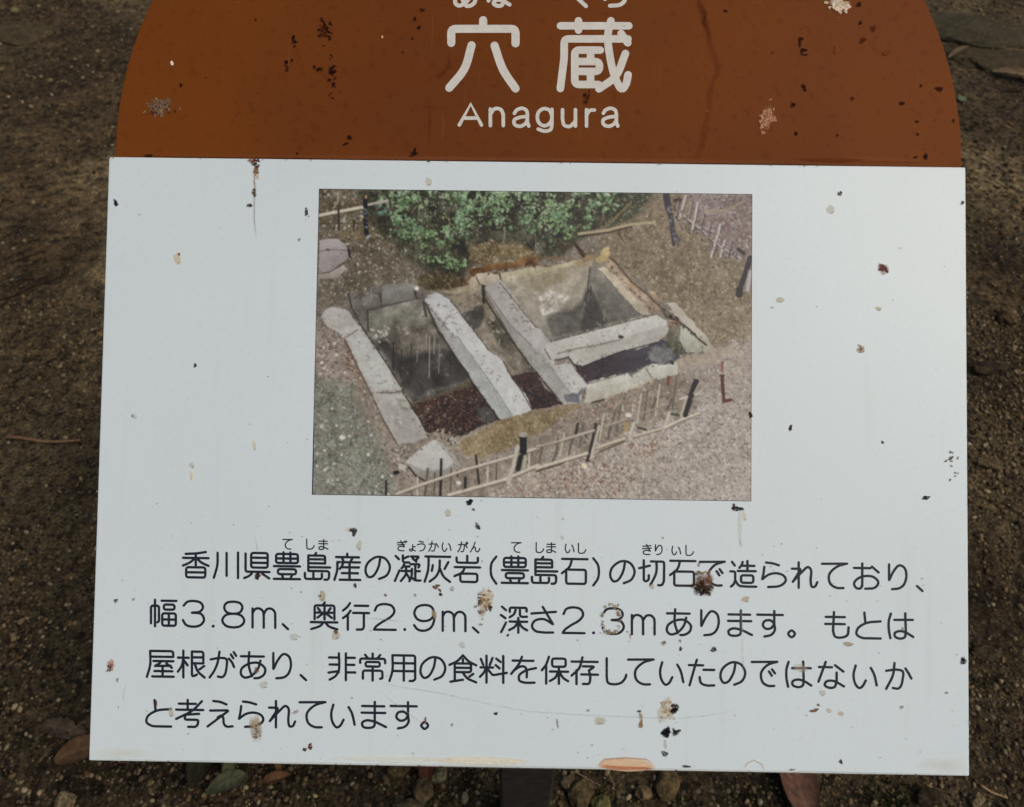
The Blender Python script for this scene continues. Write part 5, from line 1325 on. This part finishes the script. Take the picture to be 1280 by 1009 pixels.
leaf_thing('fallen_leaf', 68, 951, 0.105, 0.040, 18, (98, 74, 51), 0.08, 0.25, 0.008, label='tan brown dead leaf lying beside the lower left corner of the sign', pitch=-0.05)
leaf_thing('fallen_leaf', 54, 906, 0.088, 0.036, -12, (82, 70, 56), 0.06, 0.2, 0.008, 0.35, holes=7, label='tattered greyish leaf with holes above the tan dead leaf at lower left')
leaf_thing('fallen_leaf', 1008, 1030, 0.13, 0.056, 96, (96, 70, 57), 0.05, 0.35, 0.012, label='reddish brown dead leaf poking out below the sign to the right of the post')
leaf_thing('fallen_leaf', 530, 978, 0.07, 0.030, 80, (84, 50, 38), 0.08, 0.3, 0.008, label='dark red dead leaf just under the sign left of the post')
leaf_thing('fallen_leaf', 330, 978, 0.046, 0.020, 12, (108, 78, 52), 0.1, 0.4, 0.008, 0.3, label='small orange curled dead leaf right of the green weed', pitch=-0.1)
leaf_thing('fallen_leaf', 352, 966, 0.040, 0.018, 100, (104, 76, 52), 0.1, 0.4, 0.012, 0.3, label='small upright scrap of dry brown leaf above the orange curled leaf', pitch=-0.4)
leaf_thing('fallen_leaf', 1199, 128, 0.034, 0.030, 40, (92, 108, 78), 0.1, 0.2, 0.008, label='small pale green leaf beside the right edge of the brown panel', cat='leaf')
leaf_thing('fallen_leaf', 1238, 92, 0.20, 0.062, -28, (112, 94, 70), 0.06, 0.3, 0.012, 0.2, label='large pale brown dead leaf in front of the flat grey slab at upper right')
leaf_thing('fallen_leaf', 1184, 74, 0.115, 0.024, 33, (98, 84, 60), 0.06, 0.3, 0.014, 0.1, label='narrow upturned dry leaf between the slab and the brown panel', pitch=-0.15)

# green weed at the sign's lower edge
wx, wy = ground_at(292, 944)
weed = bpy.data.objects.new('weed_plant', None); weed.empty_display_size = 0.05
COL.objects.link(weed); weed.location = (wx, wy, float(ground_h(wx, wy)))
tag(weed, 'broad-leaved green weed half hidden under the lower left edge of the sign', 'plant')
for dx, dy, L, W, ang, col, pt in ((0.012, 0.0, 0.056, 0.022, 262, (86, 92, 60), 0.06), (0.035, -0.035, 0.066, 0.030, 205, (82, 84, 62), 0.05), (-0.035, 0.012, 0.070, 0.040, 258, (48, 47, 31), 0.10), (-0.012, 0.03, 0.06, 0.03, 120, (62, 76, 50), -0.2), (0.04, 0.03, 0.06, 0.03, 40, (70, 84, 58), -0.2)):
    leaf_thing('leaf', 0, 0, L, W, ang, col, 0.10, 0.25, parent=weed, loc=(dx, dy, 0.022), pitch=pt)
v, f = tube([(0, 0.012, -0.01), (0.002, 0.012, 0.012), (0.004, 0.006, 0.028)], [0.0025, 0.002, 0.0012], 6)
me = mesh_py('stem', v, f); color_attr(me, [(*lin((70, 84, 56)), 1)] * len(v)); link('stem', me, M_TWIG, weed, True)

def stick(name, pxs, r, col, label, cat='twig', lift=0.006):
    pts = []
    for px, py in pxs:
        x, y = ground_at(px, py)
        pts.append((x, y, float(ground_h(x, y)) + lift))
    sp = [tuple(p) for p in catmull(pts, False, 5)]
    n = len(sp)
    v, f = tube(sp, [r * (1 - 0.35 * i / n) * random.uniform(0.88, 1.12) for i in range(n)], 7)
    o0 = Vector(sp[0])
    me = mesh_py(name, [Vector(p) - o0 for p in v], f)
    c = lin(col); color_attr(me, [(*(c * random.uniform(0.75, 1.25)), 1) for _ in v])
    o = link(name, me, M_TWIG, None, True); o.location = o0
    return tag(o, label, cat)
stick('dry_twig', [(10, 547), (30, 549), (55, 553), (80, 553), (101, 552)], 0.0042, (124, 96, 70), 'straight pale brown twig lying left of the white panel')
stick('dry_straw', [(1222, 983), (1236, 992), (1256, 999)], 0.0022, (140, 118, 84), 'thin pale straw stalk right of the lower right corner of the sign', 'straw')
stick('root', [(-8, 386), (20, 378), (48, 365), (72, 355), (92, 343)], 0.0030, (40, 32, 24), 'long thin dark root curving over the bare soil at left', 'root', 0.002)
stick('root', [(26, 334), (44, 327), (62, 320)], 0.0026, (44, 35, 26), 'short dark root above the long one on the bare soil at left', 'root', 0.002)
stick('dry_straw', [(716, 966), (724, 970), (735, 976), (750, 984)], 0.0012, (112, 98, 74), 'fine dry stalk beside the foot of the post, nearest to it', 'straw', 0.02)
stick('dry_straw', [(752, 958), (760, 970), (768, 984)], 0.0012, (116, 104, 78), 'fine dry stalk below the orange residue on the sign edge', 'straw', 0.02)

def stone(px, py, w, d, h, col, label, ang=0.0, seed=0, sink=0.25, name='stone', sub=4, jag=0.34):
    import bmesh
    bm = bmesh.new()
    bmesh.ops.create_icosphere(bm, subdivisions=sub, radius=1)
    r_ = random.Random(seed)
    o1, o2 = r_.uniform(0, 90), r_.uniform(0, 90)
    cut = [(Vector((r_.uniform(-1, 1), r_.uniform(-1, 1), r_.uniform(-0.3, 1))).normalized(), r_.uniform(0.62, 0.85)) for _ in range(6)]
    for vv in bm.verts:
        p = vv.co.copy()
        k = 1 + jag * 2 * (float(fbm(p.x * 1.5 + o1 + p.z, p.y * 1.5 + o2 - p.z, 4)) - 0.5)
        for nn, dd in cut:
            t = p.dot(nn)
            if t > dd: p -= nn * (t - dd) * 0.8
        p *= k
        vv.co = Vector((p.x * w / 2, p.y * d / 2, p.z * h / 2))
    me = bpy.data.meshes.new(name); bm.to_mesh(me); bm.free()
    c = lin(col)
    color_attr(me, [(*(c * (0.35 + 1.1 * float(fbm(v_.co.x * 90 + o1, v_.co.y * 90 + v_.co.z * 60, 3)))), 1) for v_ in me.vertices])
    o = link(name, me, M_STONE, None, True)
    x, y = ground_at(px, py)
    o.location = (x, y, float(ground_h(x, y)) + h * (0.5 - sink)); o.rotation_euler = (0, 0, math.radians(ang))
    return tag(o, label, 'stone')

stone(1226, 38, 0.50, 0.26, 0.055, (70, 64, 49), 'flat grey rock slab at the upper right, farther of the two', -16, 1, 0.45, 'rock_slab', 5, 0.30)
stone(1262, 78, 0.42, 0.22, 0.04, (72, 64, 46), 'low olive brown rock slab at the upper right, nearer of the two', -8, 2, 0.45, 'rock_slab', 5, 0.30)
stone(1256, 401, 0.058, 0.050, 0.04, (96, 79, 57), 'angular tan stone on the soil right of the white panel', 20, 3, 0.2)
stone(1232, 466, 0.10, 0.045, 0.022, (58, 49, 36), 'flat dark stone below the angular tan one, right of the panel', 5, 4, 0.3)
stone(549, 969, 0.030, 0.026, 0.026, (112, 106, 78), 'mossy yellowish pebble under the sign edge right of the dark red leaf', 0, 5)
stone(529, 987, 0.034, 0.040, 0.026, (96, 82, 58), 'brown rounded stone below the mossy yellowish pebble', 10, 6)
stone(498, 963, 0.036, 0.024, 0.022, (84, 70, 48), 'brown pebble half under the sign edge left of the dark red leaf', 0, 7)
stone(709, 977, 0.024, 0.030, 0.024, (92, 82, 62), 'egg-shaped tan pebble just right of the post', 0, 8)
stone(726, 992, 0.050, 0.044, 0.034, (90, 78, 54), 'larger brown stone below the egg-shaped pebble by the post', 30, 9)
stone(752, 1002, 0.032, 0.028, 0.026, (100, 98, 62), 'mossy green stone at the bottom edge right of the post', 0, 10)
stone(807, 989, 0.030, 0.026, 0.024, (104, 88, 64), 'pale brown pebble below the orange residue, right of the mossy green stone', 15, 11)
stone(834, 978, 0.044, 0.048, 0.030, (92, 78, 54), 'big brown stone under the sign edge between the residue and the reddish leaf', 0, 12)
stone(510, 1006, 0.060, 0.024, 0.026, (78, 70, 52), 'flat brown stone at the bottom edge left of the post', 4, 13)
stone(80, 1004, 0.030, 0.042, 0.024, (112, 100, 74), 'oblong tan pebble at the bottom left', 12, 14)
stone(580, 996, 0.014, 0.018, 0.014, (120, 110, 88), 'tiny pale pebble between the flat brown stone and the post', 0, 15, sub=2)
stone(1160, 1000, 0.050, 0.030, 0.022, (56, 48, 37), 'dark stone at the bottom edge near the right corner of the sign', 0, 16)
stone(1217, 1003, 0.026, 0.022, 0.02, (112, 98, 74), 'pale pebble below the straw stalk at lower right', 0, 17)
stone(1232, 817, 0.055, 0.030, 0.018, (66, 57, 43), 'flat grey-brown stone right of the white panel level with its third line', -8, 18, 0.3)
stone(1234, 583, 0.060, 0.028, 0.018, (92, 78, 58), 'flat tan stone chip right of the panel level with the foot of its picture', -6, 19, 0.3)
stone(28, 44, 0.34, 0.20, 0.035, (76, 67, 49), 'broad smooth earth-covered rock at the upper left', 8, 20, 0.5, 'rock_slab', 5, 0.30)
stone(22, 20, 0.05, 0.03, 0.02, (120, 110, 78), 'small yellowish stone on the broad smooth rock at upper left', 0, 21, 0.0)

# moss: low green tufts by the lower edge
def moss():
    V, F, C = [], [], []
    spots = [(1112, 1000, 0.03, 150), (752, 996, 0.018, 60), (545, 1004, 0.018, 70), (390, 995, 0.016, 50), (905, 1000, 0.05, 90), (30, 180, 0.16, 60), (1150, 1006, 0.03, 60)]
    for px, py, s, n in spots:
        x0, y0 = ground_at(px, py)
        for _ in range(n):
            x, y = x0 + random.gauss(0, s), y0 + random.gauss(0, s * 0.6)
            z = float(ground_h(x, y)); h = random.uniform(0.004, 0.011); a = random.uniform(0, 6.28); w = random.uniform(0.0012, 0.003)
            l = random.uniform(0.001, 0.006); b = random.uniform(0, 6.28)
            o = len(V)
            V += [(x - math.cos(a) * w, y - math.sin(a) * w, z), (x + math.cos(a) * w, y + math.sin(a) * w, z), (x + math.cos(b) * l * 0.6, y + math.sin(b) * l * 0.6 + w * 0.5, z + h * 0.7), (x + math.cos(b) * l, y + math.sin(b) * l, z + h)]
            F += [(o, o + 1, o + 2), (o + 1, o + 3, o + 2), (o, o + 2, o + 3)]
            c = lin(random.choice([(74, 78, 40), (62, 70, 38), (90, 94, 54), (54, 58, 34)]))
            C += [(*c, 1)] * 4
    me = mesh_py('moss', V, F); color_attr(me, C)
    return me
tag(link('moss', moss(), M_LEAF), kind='stuff')
